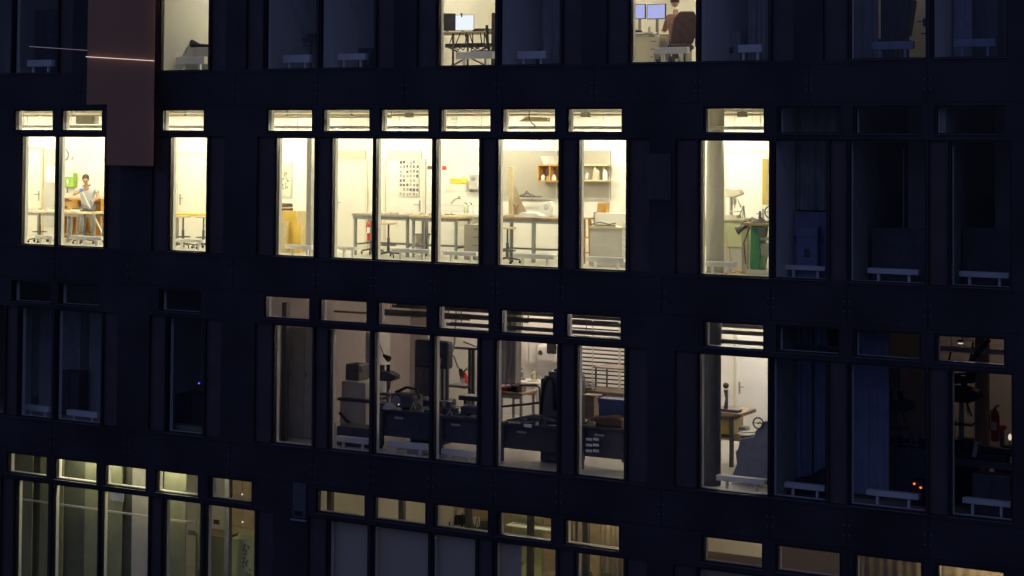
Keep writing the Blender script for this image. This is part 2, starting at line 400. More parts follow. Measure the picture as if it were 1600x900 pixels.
def extinguisher(loc, label, h=.55):
    t = thing('fire_extinguisher', label, 'fire extinguisher', loc)
    MB().lathe([(.02,.0),(.075,.01),(.08,.04),(.08,h-.15),(.06,h-.08),(.025,h-.04),(.02,h-.03)]).build('cylinder', 'red', t, smooth=True)
    MB().cyl(0,0,h-.03,h+.01,.02).bar((0,0,h),(0.08,0,h+.04),.018).bar((0,0,h+.02),(.07,0,h+.07),.014).build('valve', 'black', t)
    MB().tube([(0,0,h-.02),(-.07,-.02,h-.05),(-.10,-.02,h-.2),(-.09,-.03,.2)], .012, 6).build('hose', 'black', t)
    MB().box(-.05,.05,-.084,-.078,h*.35,h*.6).build('label_plate', 'paper', t)
    return t
def flat(name, x, Y, z0, z1, m, label, cat, dep=.012, frame=None):
    """thin wall-mounted thing; x=(x0,x1)"""
    o = MB().box(x[0], x[1], Y-dep, Y-.002, z0, z1).build(name, m)
    tag(o, label, cat); return o
def crate(name, x0, x1, y0, y1, z0, z1, m, label, cat='box', lid=True):
    t = thing(name, label, cat, ((x0+x1)/2, (y0+y1)/2, z0)); w = (x1-x0)/2; dd = (y1-y0)/2; h = z1-z0
    MB().box(-w+.01, w-.01, -dd+.01, dd-.01, .002, h*.82).build('body', m, t, bevel=.008)
    MB().box(-w, w, -dd, dd, h*.82, h).build('lid', m, t, bevel=.006)
    MB().box(-.05, .05, -dd-.006, -dd+.008, h*.45, h*.6).build('handle', 'dgrey', t)
    return t
def bin_(loc, label, m='grey', h=.35, rd=.14):
    t = thing('waste_bin', label, 'bin', loc)
    MB().lathe([(rd*.8,.003),(rd,h),(rd*1.05,h),(rd*1.05,h-.03),(rd*.9,h-.02),(rd*.75,.02)]).build('bucket', m, t)
    MB().lathe([(rd*1.07,h-.015),(rd*1.10,h),(rd*1.07,h+.01),(rd*1.0,h+.012)]).build('rim', 'dgrey', t)
    return t
def curtain(x0, x1, Y, z0, z1, m, label, amp=.04, waves=7, name='curtain', group=None):
    bm = bmesh.new(); n = waves*8; pr = None
    rnd = random.Random(int(abs(x0*100)))
    ph = [rnd.random()*2 for _ in range(4)]
    for th in (0, .006):
        pr = None
        for i in range(n+1):
            x = x0+(x1-x0)*i/n; y = Y+th+amp*math.sin(i/n*waves*2*math.pi+ph[0])+amp*.4*math.sin(i/n*waves*3.3+ph[1])
            cur = (bm.verts.new((x, y, z0)), bm.verts.new((x, y+amp*.2, z1)))
            if pr: bm.faces.new((pr[0], cur[0], cur[1], pr[1]))
            pr = cur
    mb = MB(); mb.bm.free(); mb.bm = bm
    t = thing(name, label, 'curtain', ((x0+x1)/2, Y, z0), 0, group)
    o = mb.build('cloth', m, t, smooth=True); o.location = (-(x0+x1)/2, -Y, -z0)
    MB().tube([(-(x1-x0)/2-.05, 0, z1-z0+.02), ((x1-x0)/2+.05, 0, z1-z0+.02)], .012).build('rail', 'grey', t)
    return t
def roller_blind(x0, x1, Y, z0, z1, label, m='blind'):
    t = thing('roller_blind', label, 'blind', ((x0+x1)/2, Y, z1), 0, 'lowered roller blinds'); w = (x1-x0)/2
    MB().box(-w, w, -.003, .003, z0-z1, -.03).build('cloth', m, t)
    MB().tube([(-w-.02, 0, -.02), (w+.02, 0, -.02)], .035, 12).build('roller', 'lgrey', t)
    MB().box(-w, w, -.008, .008, z0-z1-.03, z0-z1-.001).build('bottom_bar', 'grey', t)
    return t
def monitor(loc, w, h, label, m='screen', rz=0, stand=.12):
    t = thing('monitor', label, 'monitor', loc, rz)
    MB().box(-w/2, w/2, -.02, .02, stand, stand+h).build('housing', 'lgrey' if m == 'screen' else 'black', t, bevel=.006)
    MB().box(-w/2+.015, w/2-.015, -.024, -.021, stand+.015, stand+h-.015).build('screen', m, t)
    MB().box(-.03,.03,.022,.04,0.01,stand+h*.5).box(-.12,.12,-.08,.08,0,.012).build('stand', 'grey', t)
    return t
def plant(loc, label, h=1.6, n=26, rd=.5, seed=1, pot='dgrey'):
    rnd = random.Random(seed); t = thing('potted_plant', label, 'plant', loc)
    MB().lathe([(.14,.003),(.2,.35),(.21,.35),(.19,.33),(.17,.33)]).build('pot', pot, t)
    st = MB(); lf = MB()
    for i in range(n):
        a = rnd.random()*6.28; zz = .4+rnd.random()*(h-.5); q = rd*(.35+.65*rnd.random())
        e = Vector((q*math.cos(a), q*math.sin(a)*.8, zz))
        st.tube([(0,0,.33), (e.x*.3, e.y*.3, zz*.7), e], [.012,.008,.005], 5)
        L = .12+.16*rnd.random(); W = L*.42
        ax_ = Vector((math.cos(a+rnd.uniform(-.6,.6)), math.sin(a+rnd.uniform(-.6,.6)), rnd.uniform(-.7,.5))).normalized()
        sd = ax_.cross(Vector((rnd.uniform(-.5,.5), rnd.uniform(-.5,.5), 1))).normalized()
        pts = [(0,0),(.25,.8),(.55,1),(.85,.55),(1,0),(.85,-.55),(.55,-1),(.25,-.8)]
        vs = [lf.bm.verts.new(e+ax_*L*p+sd*W*s_*(1)) for p, s_ in pts]
        lf.bm.faces.new(vs)
    st.build('stem', 'leaf', t); lf.build('foliage', 'leaf', t)
    return t

def rect(px0, px1, py0, py1, Y):
    ym = (py0+py1)/2; xm = (px0+px1)/2
    return at(px0, ym, Y).x, at(px1, ym, Y).x, at(xm, py1, Y).z, at(xm, py0, Y).z
def wallrect(px0, px1, py0, py1, Y, name, m, label, cat, dep=.015):
    x0, x1, z0, z1 = rect(px0, px1, py0, py1, Y)
    return flat(name, (x0, x1), Y, z0, z1, m, label, cat, dep)
def skin(name, m, parent, J, E_, lvl=2):
    me = bpy.data.meshes.new(name+'_src'); ks = list(J); ix = {k: i for i, k in enumerate(ks)}
    me.from_pydata([J[k][0] for k in ks], [(ix[a], ix[b]) for a, b in E_], [])
    o = bpy.data.objects.new(name+'_src', me); C.objects.link(o)
    md = o.modifiers.new('s', 'SKIN'); md.use_smooth_shade = True
    for i, k in enumerate(ks):
        q = J[k][1]; q = q if isinstance(q, tuple) else (q, q)
        me.skin_vertices[0].data[i].radius = q; me.skin_vertices[0].data[i].use_root = (i == 0)
    sb = o.modifiers.new('u', 'SUBSURF'); sb.levels = lvl; sb.render_levels = lvl
    dg = bpy.context.evaluated_depsgraph_get(); dg.update()
    nm = bpy.data.meshes.new_from_object(o.evaluated_get(dg)); nm.name = name
    bpy.data.objects.remove(o)
    for f in nm.polygons: f.use_smooth = True
    nm.materials.clear(); nm.materials.append(K[m] if isinstance(m, str) else m)
    p = bpy.data.objects.new(name, nm); C.objects.link(p)
    if parent: p.parent = parent
    return p
def hand(name, m, parent, wrist, dirv, side, curl=.6):
    """palm, four curled fingers, thumb"""
    w = Vector(wrist); dv = Vector(dirv).normalized(); s = Vector(side); s = (s - dv*s.dot(dv)).normalized(); n = dv.cross(s)
    J = {'w': (w, .022), 'p': (w+dv*.05, (.030, .016)), 'k': (w+dv*.08, (.032, .014))}; E_ = [('w','p'),('p','k')]
    o = skin(name, m, parent, J, E_, 1)
    mb = MB()
    for i, L in enumerate((.065,.075,.07,.055)):
        b = w+dv*.075+s*(-.027+.018*i)
        a = b+dv*L*.5+n*L*.15*curl; c = a+dv*L*.3*(1-curl)+n*L*.45
        mb.tube([b-dv*.02, b, a, c], [.009,.0095,.0085,.006], 6)
    t0 = w+dv*.03-s*.025; mb.tube([t0, t0-s*.025+dv*.025, t0-s*.03+dv*.05+n*.02], [.011,.0095,.007], 6)
    mb.build('fingers', m, o, smooth=True)
    return o
def head(parent, c, tilt, m='skin', hairm='hair', long=False):
    """head with nose, eyes, ears; looks along -y, tilted down by tilt"""
    mb = MB(); mb.ball((0,0,0), .078, .095, .115, 16)
    mb.tube([(0,-.088,.012), (0,-.112,-.018), (0,-.09,-.03)], [.008,.014,.010], 6)
    for s in (-1, 1): mb.ball((s*.08,.0,-.005), .010,.020,.030, 8)
    o = mb.build('head', m, parent, smooth=True); o.location = c; o.rotation_euler = (tilt, 0, 0)
    e = MB()
    for s in (-1, 1): e.ball((s*.03,-.086,.012), .011,.008,.007, 8)
    e.build('eyes', 'hair', o)
    MB().tube([(-.025,-.086,-.052),(0,-.092,-.054),(.025,-.086,-.052)], .005, 6).build('mouth', 'red', o)
    h = MB(); h.ball((0,.018,.030), .088,.095,.105, 16)
    if long: h.ball((0,.085,-.02), .04,.045,.07)
    h.build('hair', hairm, o, smooth=True)
    return o

# =================================================================== STOREY 2 (brightly lit workshop)
F2 = 0.0; B2 = 4.5
backwall(2, XL+.2, -11.0, B2)
part(2, -10.98-.32, B2)            # room ends just right of the machine window
backwall(2, -11.2, XR-.2, 3.6)
LT2 = tube_mat((1.0, .925, .68), 118.0)
LB=['left of all windows','beside the leftmost top window','over the cleaning person','over the single narrow window','over the yellow boards','over the photo collage','over the sink','over the tall bench','beside the machine window']
for i in range(9):
    X = -35.6+i*2.75
    lamp(X, 3.3, 2.62, 1.5, LT2, 'long tube lamp near the back wall of the bright workshop, '+LB[i], .5, 'tube lamps of the bright workshop')
    lamp(X+.5, 1.5, 2.62, 1.2, LT2, 'short tube lamp near the windows of the bright workshop, '+LB[i], .5, 'tube lamps of the bright workshop')

def cable_tray(x0, x1, Y, z, s, label, m='lgrey', w=.3):
    t = thing('cable_tray', label, 'cable tray', ((x0+x1)/2, Y, z)); h = (x1-x0)/2
    MB().box(-h, h, -w/2, w/2, -.004, 0).box(-h, h, -w/2-.004, -w/2, -.004, .018).box(-h, h, w/2, w/2+.004, -.004, .06).build('tray', m, t)
    mb = MB(); n = int((x1-x0)/.14)
    for i in range(n):
        xx = -h+.04+i*.14; mb.box(xx, xx+.07, -w/2-.010, -w/2-.005, .018, .044)
    for xx in (-h, h-.07): mb.box(xx, xx+.03, -w/2-.010, -w/2-.005, -.004, .06)
    mb.box(-h, h, -w/2-.010, -w/2-.005, .044, .058)
    mb.build('slotted_edge', m, t)
    hb = MB()
    for i in range(int((x1-x0)/1.4)+1):
        xx = -h+.3+i*1.4
        if xx < h: hb.bar((xx, 0, 0), (xx, 0, H-.42-z+FL[s]), .012)
    hb.build('hanger', m, t)
    return t
def pipe(pts, rad, m, label, name='pipe', cat='pipe'):
    o = MB().tube(pts, rad, 10).build(name, m, smooth=True); tag(o, label, cat); return o
cable_tray(-36, -11.6, 1.0, 2.735, 2, 'slotted cable tray along the bright workshop, seen low in its top windows')
pipe([(-37, 1.9, 3.03), (-11.5, 1.9, 3.03)], .022, 'pale', 'thin tan pipe under the ceiling of the bright workshop')
pipe([(-37, 2.5, 3.13), (-11.5, 2.5, 3.13)], .045, 'lgrey', 'thick pale pipe under the ceiling of the bright workshop')
pipe([(-37, 1.4, 3.16), (-23.6, 1.4, 3.16), (-23.6, 1.4, 2.98), (-20.2, 1.4, 2.98), (-20.2, 1.4, 3.2)], .014, 'grey', 'thin grey pipe that steps down behind the fourth top window')
for k, (px, pt) in enumerate(((448, 'first'), (549, 'second'), (289, 'left'))):
    X = ax(px, 1.6, 188); t = thing('sprinkler_valve', 'small grey valve cluster hanging in the %s top window of the bright storey' % ('first wide' if k == 0 else 'narrow left' if k == 2 else 'second wide'), 'valve', (X, 1.6, 3.2))
    MB().bar((0,0,.2),(0,0,-.12),.014).build('drop_pipe', 'grey', t)
    mb = MB()
    for z in (.0,-.09,-.17): mb.ball((.01 if z < -.05 else -.02, 0, z), .03, .03, .022)
    mb.build('valve_body', 'grey', t)
    if k != 1: MB().bar((.02,0,-.17),(.4,0,-.17),.02).build('branch_pipe', 'grey', t)
X0, X1, z0, z1 = rect(815, 859, 184, 190, 1.6)
tag(MB().prism([(X0,z0),(X0+.15,z1+.02),(X1,z1),(X1,z0)], 1.5, 1.62).build('wooden_batten', 'pale'), 'tan batten under the ceiling in the top window over the tall bench', 'batten')
X = ax(827, 1.35, 190)
pipe([(X, 1.35, 3.4), (X, 1.35, 2.95), (X+.05, 1.35, 2.86), (X+.14, 1.35, 2.8)], .012, 'grey', 'curved grey cable dropping in the top window over the tall bench', 'cable', 'cable')
x0_, x1_, z0_, z1_ = rect(123, 152, 181, 194, 1.7)
tag(MB().box(x0_, x1_, 1.6, 1.75, z0_, z1_).build('junction_box', 'board'), 'flat grey box under the ceiling in the second top window from the left', 'box')

# -- window a: door, poster, table, stool
door(2, ax(42,B2,300), ax(66,B2,300), B2, h=2.2, hinge='l', m='door', frame='pale')
wallrect(69, 100, 233, 355, B2, 'wall_board', 'lgrey', 'tall grey board on the wall right of the leftmost door', 'board', .03)
wallrect(73, 87, 260, 285, B2-.035, 'poster', 'paper', 'white square poster on the tall grey board at the far left', 'poster')
def T2(px0, px1, pytop, Y0, Y1, label, **k):
    zt = at((px0+px1)/2, pytop, Y0).z
    return table(ax(px0,Y0,pytop), ax(px1,Y0,pytop), Y0, Y1, F2, zt, label, **k)
T2(30, 86, 329, 2.6, 3.3, 'grey workbench with pale top in the leftmost lit window', top='cream', group='high workbenches')
T2(101, 146, 331, 2.5, 3.0, 'workbench with tan top in front of the cleaning person', top='pale', group='high workbenches')
st0 = make_stool('swivel stool under the bench in the leftmost lit window', (ax(62,2.1,360), 2.1, F2), 'pale')
def stool(px, Y, label, rz=0): return copy_tree(st0, (ax(px, Y, 360), Y, F2), label, rz)
stool(132, 2.3, 'swivel stool with tan seat in front of the cleaning person', 1)
stool(286, 2.3, 'swivel stool below the tan shelf in the single narrow lit window', .6)
stool(318, 2.4, 'stool half hidden at the right edge of the single narrow lit window', 2)
stool(607, 2.2, 'swivel stool beside the bench under the photo collage', .4)
stool(584, 3.0, 'stool behind the bench, its castors seen near the red extinguisher', .9)
stool(793, 2.0, 'swivel stool at the left end of the tall grey bench', 1.4)
def radi(px0, px1, ytop, s, who, Y=.62, h=.12, **k):
    a = at(px0, ytop, Y); b = at(px1, ytop, Y)
    return radiator((a.x+b.x)/2, Y, FL[s], b.x-a.x, 'white low radiator %s' % who, h=h, top=(a.z+b.z)/2-FL[s], **k)
radi(58, 85, 368, 2, 'behind the leftmost lit window', h=.08)
radi(112, 161, 369, 2, 'in front of the cleaning person', h=.08)
radi(275, 320, 374, 2, 'at the foot of the single narrow lit window', h=.06)
radi(448, 489, 383, 2, 'in front of the yellow boards', h=.08)
radi(533, 556, 386, 2, 'at the foot of the window with the red extinguisher', h=.06)
radi(615, 673, 389, 2, 'under the bench below the photo collage', h=.08)
radi(695, 747, 393, 2, 'below the yellow sign and the sink', h=.08)
radi(804, 868, 397, 2, 'in front of the tall bench with the grey board behind', h=.09)
radi(918, 977, 402, 2, 'in front of the grey drawer cabinet', h=.09)
radi(1104, 1150, 409, 2, 'beside the round column in the machine window', h=.09)
# window b: clock, notice, first aid box, wooden bench, person
cx = at(101, 242, B2)
t = thing('wall_clock', 'round white wall clock with dark rim above the green box', 'clock', (cx.x, B2-.03, cx.z))
MB().tube([(0,-.01,0),(0,.028,0)], .15, 24).build('rim', 'grey', t); MB().tube([(0,-.018,0),(0,-.011,0)], .13, 24).build('dial', 'paper', t)
MB().bar((0,-.02,0),(.05,-.02,.06),.012,.004).bar((0,-.02,0),(-.02,-.02,.10),.01,.004).build('hands', 'black', t)
t = wallrect(110, 119, 242, 251, B2, 'notice', 'paper', 'small notice with red marks beside the clock', 'notice')
a = rect(111.5, 117.5, 243.5, 249.5, B2)
k_ = MB()
for i in range(3): k_.box(a[0]+.02*i, a[0]+.08+.01*i, B2-.019, B2-.0155, a[2]+.03*i, a[2]+.018+.03*i)
k_.build('red_marks', 'red', t)
x0, x1, z0, z1 = rect(104, 121, 270, 292, B2)
t = thing('first_aid_cabinet', 'lime green first aid box with pale top on the white wall', 'cabinet', ((x0+x1)/2, B2-.08, z0))
w_ = (x1-x0)/2; h_ = z1-z0
MB().box(-w_, w_, -.07, .078, 0, h_).build('body', 'lime', t, bevel=.01)
MB().box(-w_+.02, w_-.02, -.078, -.071, h_*.72, h_-.02).build('label_plate', 'paper', t)
MB().box(-w_-.05, -w_-.001, -.06, .05, .02, h_*.9).build('dispenser', 'dgrey', t); MB().bar((-.08,0,0),(-.08,0,-.15),.02).build('strap', 'dgrey', t)
MB().box(-.03,.03,-.082,-.0785,h_*.3,h_*.5).box(-.01,.01,-.0825,-.0785,h_*.2,h_*.6).build('cross', 'paper', t)
x0, x1, z0, z1 = rect(96, 163, 306, 360, 4.1)
t = thing('wooden_sideboard', 'orange wooden sideboard along the wall behind the cleaning person', 'sideboard', ((x0+x1)/2, 4.2, F2)); w_ = (x1-x0)/2
MB().box(-w_, w_, -.22, .22, .95, 1.0).build('top', 'wood', t)
MB().box(-w_, -w_+.03, -.22, .22, .003, .95).box(w_-.03, w_, -.22, .22, .003, .95).box(-.1, -.07, -.22, .22, .003, .95).box(-w_+.03, w_-.03, .19, .22, .05, .95).build('panels', 'wood', t)
f = MB().box(-w_+.04, -.11, -.24, -.221, .55, .93).build('drawer', 'wood', t); MB().box(-.6, -.38, -.255, -.241, .74, .80).build('handle', 'dgrey', f)
MB().box(-w_+.04, -.11, -.20, .18, .05, .10).build('shelf', 'wood', t)
x0, x1, z0, z1 = rect(97, 130, 323, 330, 3.0)
tag(MB().box(x0, x0+.3, 2.8, 3.0, .96, 1.0).box(x0+.02, x0+.24, 2.82, 2.98, 1.003, 1.03).build('book_stack', 'brown'), 'dark books lying on the bench before the cleaning person', 'books')
def tray(px0, px1, py, Y, zt, m, label, h=.05, name='tray', cat='tray'):
    a = ax(px0, Y, py); b = ax(px1, Y, py)
    t = thing(name, label, cat, ((a+b)/2, Y, zt)); w = (b-a)/2
    MB().box(-w, w, -.12, .12, .002, .012).box(-w, w, -.12, -.11, .012, h).box(-w, w, .11, .12, .012, h).box(-w, -w+.01, -.11, .11, .012, h).box(w-.01, w, -.11, .11, .012, h).build('tray', m, t)
    MB().box(-w+.03, w*.3, -.08, .08, .014, h+.03).ball((w*.5,0,h*.6),.04,.04,.03,8).build('contents', 'dgrey', t)
    return t
zb_ = at(120, 331, 2.6).z
tray(115, 128, 329, 2.85, zb_, 'paper', 'white tray of tools on the bench before the cleaning person')
tray(131, 145, 329, 2.8, zb_, 'dgrey', 'dark tray of parts on the bench before the cleaning person')
# person with mop
PX = ax(137, 3.75, 300)
ps = thing('person', 'person in pale grey tunic and blue gloves bending over a mop', 'person', (PX, 3.75, F2), R(38))
body = skin('body', 'skin', ps, {
 'pel': (Vector((.02,.06,.88)), (.13,.10)), 'chest': (Vector((-.02,-.08,1.19)), (.13,.095)), 'neck': (Vector((-.03,-.19,1.34)), .05), 'hb': (Vector((-.03,-.24,1.41)), .055),
 'sl': (Vector((-.17,-.04,1.29)), .055), 'el': (Vector((-.33,-.12,1.10)), .042), 'wl': (Vector((-.17,-.36,1.18)), .028),
 'sr': (Vector((.17,-.04,1.29)), .055), 'er': (Vector((.28,-.12,1.04)), .042), 'wr': (Vector((.12,-.40,.93)), .028),
 'hl': (Vector((-.08,.05,.82)), .085), 'kl': (Vector((-.10,-.02,.47)), .058), 'al': (Vector((-.11,.05,.09)), .04), 'fl': (Vector((-.12,-.10,.04)), .035),
 'hr': (Vector((.11,.05,.82)), .085), 'kr': (Vector((.13,-.02,.47)), .058), 'ar': (Vector((.15,.08,.09)), .04), 'fr': (Vector((.16,-.07,.04)), .035)},
 [('pel','chest'),('chest','neck'),('neck','hb'),('chest','sl'),('sl','el'),('el','wl'),('chest','sr'),('sr','er'),('er','wr'),('pel','hl'),('hl','kl'),('kl','al'),('al','fl'),('pel','hr'),('hr','kr'),('kr','ar'),('ar','fr')])
skin('tunic', 'shirt', ps, {'p': (Vector((.02,.06,.78)), (.185,.15)), 'c': (Vector((-.02,-.08,1.19)), (.17,.13)), 'n': (Vector((-.03,-.13,1.31)), .075),
 'sl': (Vector((-.18,-.04,1.29)), .078), 'el': (Vector((-.28,-.09,1.15)), .068), 'sr': (Vector((.18,-.04,1.29)), .078), 'er': (Vector((.25,-.08,1.14)), .068)},
 [('p','c'),('c','n'),('c','sl'),('sl','el'),('c','sr'),('sr','er')])
skin('trousers', 'grey', ps, {'p': (Vector((.02,.06,.86)), .13), 'hl': (Vector((-.08,.05,.78)), .098), 'kl': (Vector((-.10,-.02,.47)), .075), 'al': (Vector((-.11,.05,.12)), .062),
 'hr': (Vector((.11,.05,.78)), .098), 'kr': (Vector((.13,-.02,.47)), .075), 'ar': (Vector((.15,.08,.12)), .062)},
 [('p','hl'),('hl','kl'),('kl','al'),('p','hr'),('hr','kr'),('kr','ar')])
head(ps, (-.03,-.29,1.49), R(38), long=True)
hand('glove', 'glove', ps, (-.17,-.36,1.20), (.55,-.45,.25), (.2,0,-1))
hand('glove', 'glove', ps, (.12,-.40,.93), (-.1,-.9,-.1), (.3,0,-1))
t = thing('mop', 'white mop handle slanting down to the right in the cleaning person\'s hands', 'mop', (PX+.46*math.cos(R(38))+.43*math.sin(R(38)), 3.75+.46*math.sin(R(38))-.43*math.cos(R(38)), F2), R(38))
MB().tube([(-.64,.08,1.33), (-.012,.0,.08)], .020, 8).build('handle', 'white', t)
MB().box(-.20,.20,-.06,.06,.035,.07).build('plate', 'grey', t); MB().box(-.23,.23,-.08,.08,.002,.034).build('cloth', 'shirt', t, bevel=.01)
# window c
door(2, ax(279,B2,300), ax(336,B2,300), B2, h=2.12, hinge='r', m='door', frame='cream')
a = at(268,335,3.0); b = at(335,335,3.0)
table(a.x-.3, b.x, 3.0, 3.6, F2, a.z+.03, 'workbench with yellow tan edge in the single narrow lit window', top='yell', group='high workbenches', tt=.06, rail=False)
# window d: picture, boards
x0, x1, z0, z1 = rect(436, 457, 254, 309, B2)
t = thing('framed_picture', 'tall pale framed picture in the window with yellow boards', 'picture', ((x0+x1)/2, B2-.02, z0)); w_ = (x1-x0)/2; h_ = z1-z0
MB().box(-w_, w_, -.01, .018, 0, h_).build('frame', 'lgrey', t); MB().box(-w_+.03, w_-.03, -.014, -.011, .03, h_-.03).build('sheet', 'cream', t)
k_ = MB(); rr = random.Random(3)
for i in range(22): k_.ball((rr.uniform(-.1,.1), -.0145, h_*.25+rr.random()*h_*.5), .022,.002,.03, 6)
k_.build('leaf_print', 'olive', t)
def leaning(px0, px1, pyt, pyb, Y, dx, m, label, name='board'):
    x0 = ax(px0, Y, pyb); x1 = ax(px1, Y, pyb); zt = at(px0, pyt, Y).z
    o = MB().prism([(x0,.004),(x1,.004),(x1+dx,zt),(x0+dx,zt)], Y, Y+.03).build(name, m); o.rotation_euler = (0,0,0)
    tag(o, label, 'board'); return o
leaning(430, 449, 345, 398, 2.2, 0, 'pale', 'low tan board leaning at the left edge, before the yellow sheets')
leaning(448, 469, 329, 398, 2.35, -.12, 'yell', 'tall yellow sheet leaning against the cabinet')
leaning(458, 470, 352, 398, 2.3, -.02, 'yell', 'short yellow sheet in front of the tall yellow one')
x0, x1, z0, z1 = rect(436, 461, 330, 398, 2.6)
cabinet(x0, x1, 2.6, 3.1, F2, z1, 'yellowish wooden cabinet behind the leaning yellow sheets', m='pale')
t = thing('drum', 'dark round case with pale band on top of the yellow cabinet', 'case', (ax(444,2.8,325), 2.8, z1+.001))
MB().lathe([(.19,.0),(.20,.02),(.20,.05),(.19,.055)]).lathe([(.19,.09),(.2,.1),(.18,.16),(.05,.17)]).build('shell', 'brown', t); MB().lathe([(.185,.056),(.185,.089)]).build('band', 'cream', t)
x0, x1, z0, z1 = rect(470, 482, 366, 384, 3.6)
tag(MB().box(x0, x1, 3.6, 3.9, F2+.003, z1).box(x0-.01, x1+.01, 3.59, 3.91, z1, z1+.02).build('low_box', 'grey'), 'small grey box on the floor beside the yellow sheets', 'box')
x0 = ax(486, .9, 300)
MB_ = MB().box(x0-.05, x0+.07, .8, .92, F2+.002, 2.6)
tag(MB_.build('steel_post', 'lgrey'), 'slim grey post at the right edge of the window with yellow sheets', 'post')
# window e
door(2, ax(524,B2,310), ax(572,B2,310), B2, h=1.98, hinge='r', m='door', frame='cream')
wallrect(525, 572, 235, 249, B2, 'panel_over_door', 'cloth', 'tan panel over the door left of the photo collage', 'panel', .04)
e1 = rect(549, 636, 334, 400, 2.4)
zt = at(600, 335, 2.4).z
table(e1[0], ax(637,2.4,336), 2.4, 3.2, F2, zt, 'grey framed bench that spans from the extinguisher to the photo collage', top='board', leg='grey', group='high workbenches', low=True, lw=.055)
table(ax(640,2.4,336), ax(713,2.4,336), 2.4, 3.1, F2, zt, 'bench with tan edge between the photo collage and the yellow sign', top='pale', leg='grey', group='high workbenches', low=True, lw=.05)
EX = ax(577, 4.2, 360); extinguisher((EX, 4.25, .20), 'red fire extinguisher on the wall between the door and the collage', .52)
# window f
door(2, ax(604,B2,310), ax(662,B2,310), B2, h=2.02, hinge='l', m='door', frame='cream')
wallrect(606, 659, 235, 249, B2, 'panel_over_door', 'cloth', 'tan panel over the door that carries the photo collage', 'panel', .04)
x0, x1, z0, z1 = rect(624, 655, 250, 307, B2-.055)
t = thing('photo_collage', 'grid of small framed photos taped on the pale door', 'photos', ((x0+x1)/2, B2-.06, z0)); w_ = x1-x0; h_ = z1-z0
MB().box(-w_/2, w_/2, -.002, .004, 0, h_).build('backing', 'cream', t)
rr = random.Random(5); inner = {m: MB() for m in ('brown','grey','tan','dgrey','board')}; brd = MB()
nx, nz = 6, 8
for i in range(nx):
    for j in range(nz):
        if rr.random() < .14: continue
        cx_ = -w_/2+(i+.5)*w_/nx+rr.uniform(-.006,.006); cz_ = (j+.5)*h_/nz+rr.uniform(-.01,.01); a_ = w_/nx*rr.uniform(.34,.46); b_ = h_/nz*rr.uniform(.34,.46)
        brd.box(cx_-a_, cx_+a_, -.006, -.003, cz_-b_, cz_+b_)
        inner[rr.choice(list(inner))].box(cx_-a_*.8, cx_+a_*.8, -.009, -.0065, cz_-b_*.8, cz_+b_*.8)
brd.build('photo_border', 'paper', t)
for m_, q in inner.items(): q.build('photo', m_, t)
bin_((ax(660,3.9,386), 3.9, F2), 'grey waste bin under the bench right of the photo collage', 'board', .42, .17)
t = wallrect(668, 676.5, 259.5, 300, B2, 'notice', 'paper', 'tall white notice with dark red head between collage and yellow sign', 'notice')
x0,x1,z0,z1 = rect(668, 676.5, 259.5, 264.5, B2-.02); MB().box(x0, x1, B2-.022, B2-.0155, z0, z1).build('head_band', 'brown', t)
# window g
t = wallrect(691, 697, 259.5, 300, B2, 'notice', 'paper', 'narrow white notice with bright red head left of the yellow sign', 'notice')
x0,x1,z0,z1 = rect(691, 697, 259.5, 265.5, B2-.02); MB().box(x0, x1, B2-.022, B2-.0155, z0, z1).build('head_band', 'red', t)
YSG = bpy.data.materials.new('yellow_sign'); YSG = mat('yellow_sign', (.9,.68,.03), .5, 0, .03)
wallrect(704, 731, 279, 286.5, B2, 'sign', YSG, 'plain yellow strip sign on the tiled wall above the sink', 'sign', .02)
mb = MB()
for pyl in (256, 299, 321): 
    z = at(712, pyl, B2).z; mb.box(ax(684,B2,pyl), ax(760,B2,pyl), B2-.006, B2-.001, z, z+.008)
bl(mb, 'tile_joint', 'lgrey')
x0, x1, z0, z1 = rect(735, 750, 272, 300, B2-.1)
t = thing('towel_dispenser', 'white towel dispenser on the wall right of the yellow sign', 'dispenser', ((x0+x1)/2, B2-.1, z0)); w_=(x1-x0)/2; h_=z1-z0
MB().box(-w_, w_, -.09, .09, .05, h_).build('body', 'lgrey', t, bevel=.03); MB().ball((0,-.09,h_*.75),.06,.02,.05).build('window', 'grey', t)
MB().box(-w_-.07,-w_-.01,-.05,.09,0,.25).ball((-w_-.04,-.05,.14),.035,.02,.05).build('soap_pump', 'board', t)
a = at(712, 313, B2-.1); t = thing('tap', 'small steel wall tap over the sink', 'tap', (a.x, B2-.1, a.z))
MB().tube([(.05,.095,.04),(.05,0,.05),(-.03,-.04,0),(-.08,-.08,-.08)], .014).ball((.06,.04,.08),.03,.02,.02).build('spout', 'steel', t)
x0 = ax(705, 4.0, 330); x1 = ax(765, 4.0, 330)
t = thing('sink_counter', 'white counter with sink below the yellow sign', 'sink', ((x0+x1)/2, 4.15, F2)); w_=(x1-x0)/2
MB().box(-w_, w_, -.3, .34, .84, .90).box(-w_, w_, .30, .34, .90, .98).build('counter', 'white', t, bevel=.01); MB().box(-w_+.1, w_*.2, -.26, .2, .62, .84).build('basin', 'cream', t)
for k, px in enumerate((729, 737)):
    b0 = thing('soap_bottle', 'pale plastic bottle standing on the sink counter, %s of two' % ('left' if k == 0 else 'right'), 'bottle', (ax(px,4.0,340), 3.98, .901))
    MB().lathe([(.05,0),(.055,.02),(.055,.14),(.03,.18),(.02,.19)]).build('bottle', ('mint','white')[k], b0, smooth=True); MB().cyl(0,0,.19,.23,.012).bar((0,0,.23),(-.05,0,.235),.014).build('pump', 'dgrey', b0)
x0, x1, z0, z1 = rect(725, 750, 354, 412, 2.5)
drawers(x0, x1+.2, 2.5, 3.0, F2, .74, 'grey brown drawer pedestal below the sink bottles', n=4, m='board', front='board')
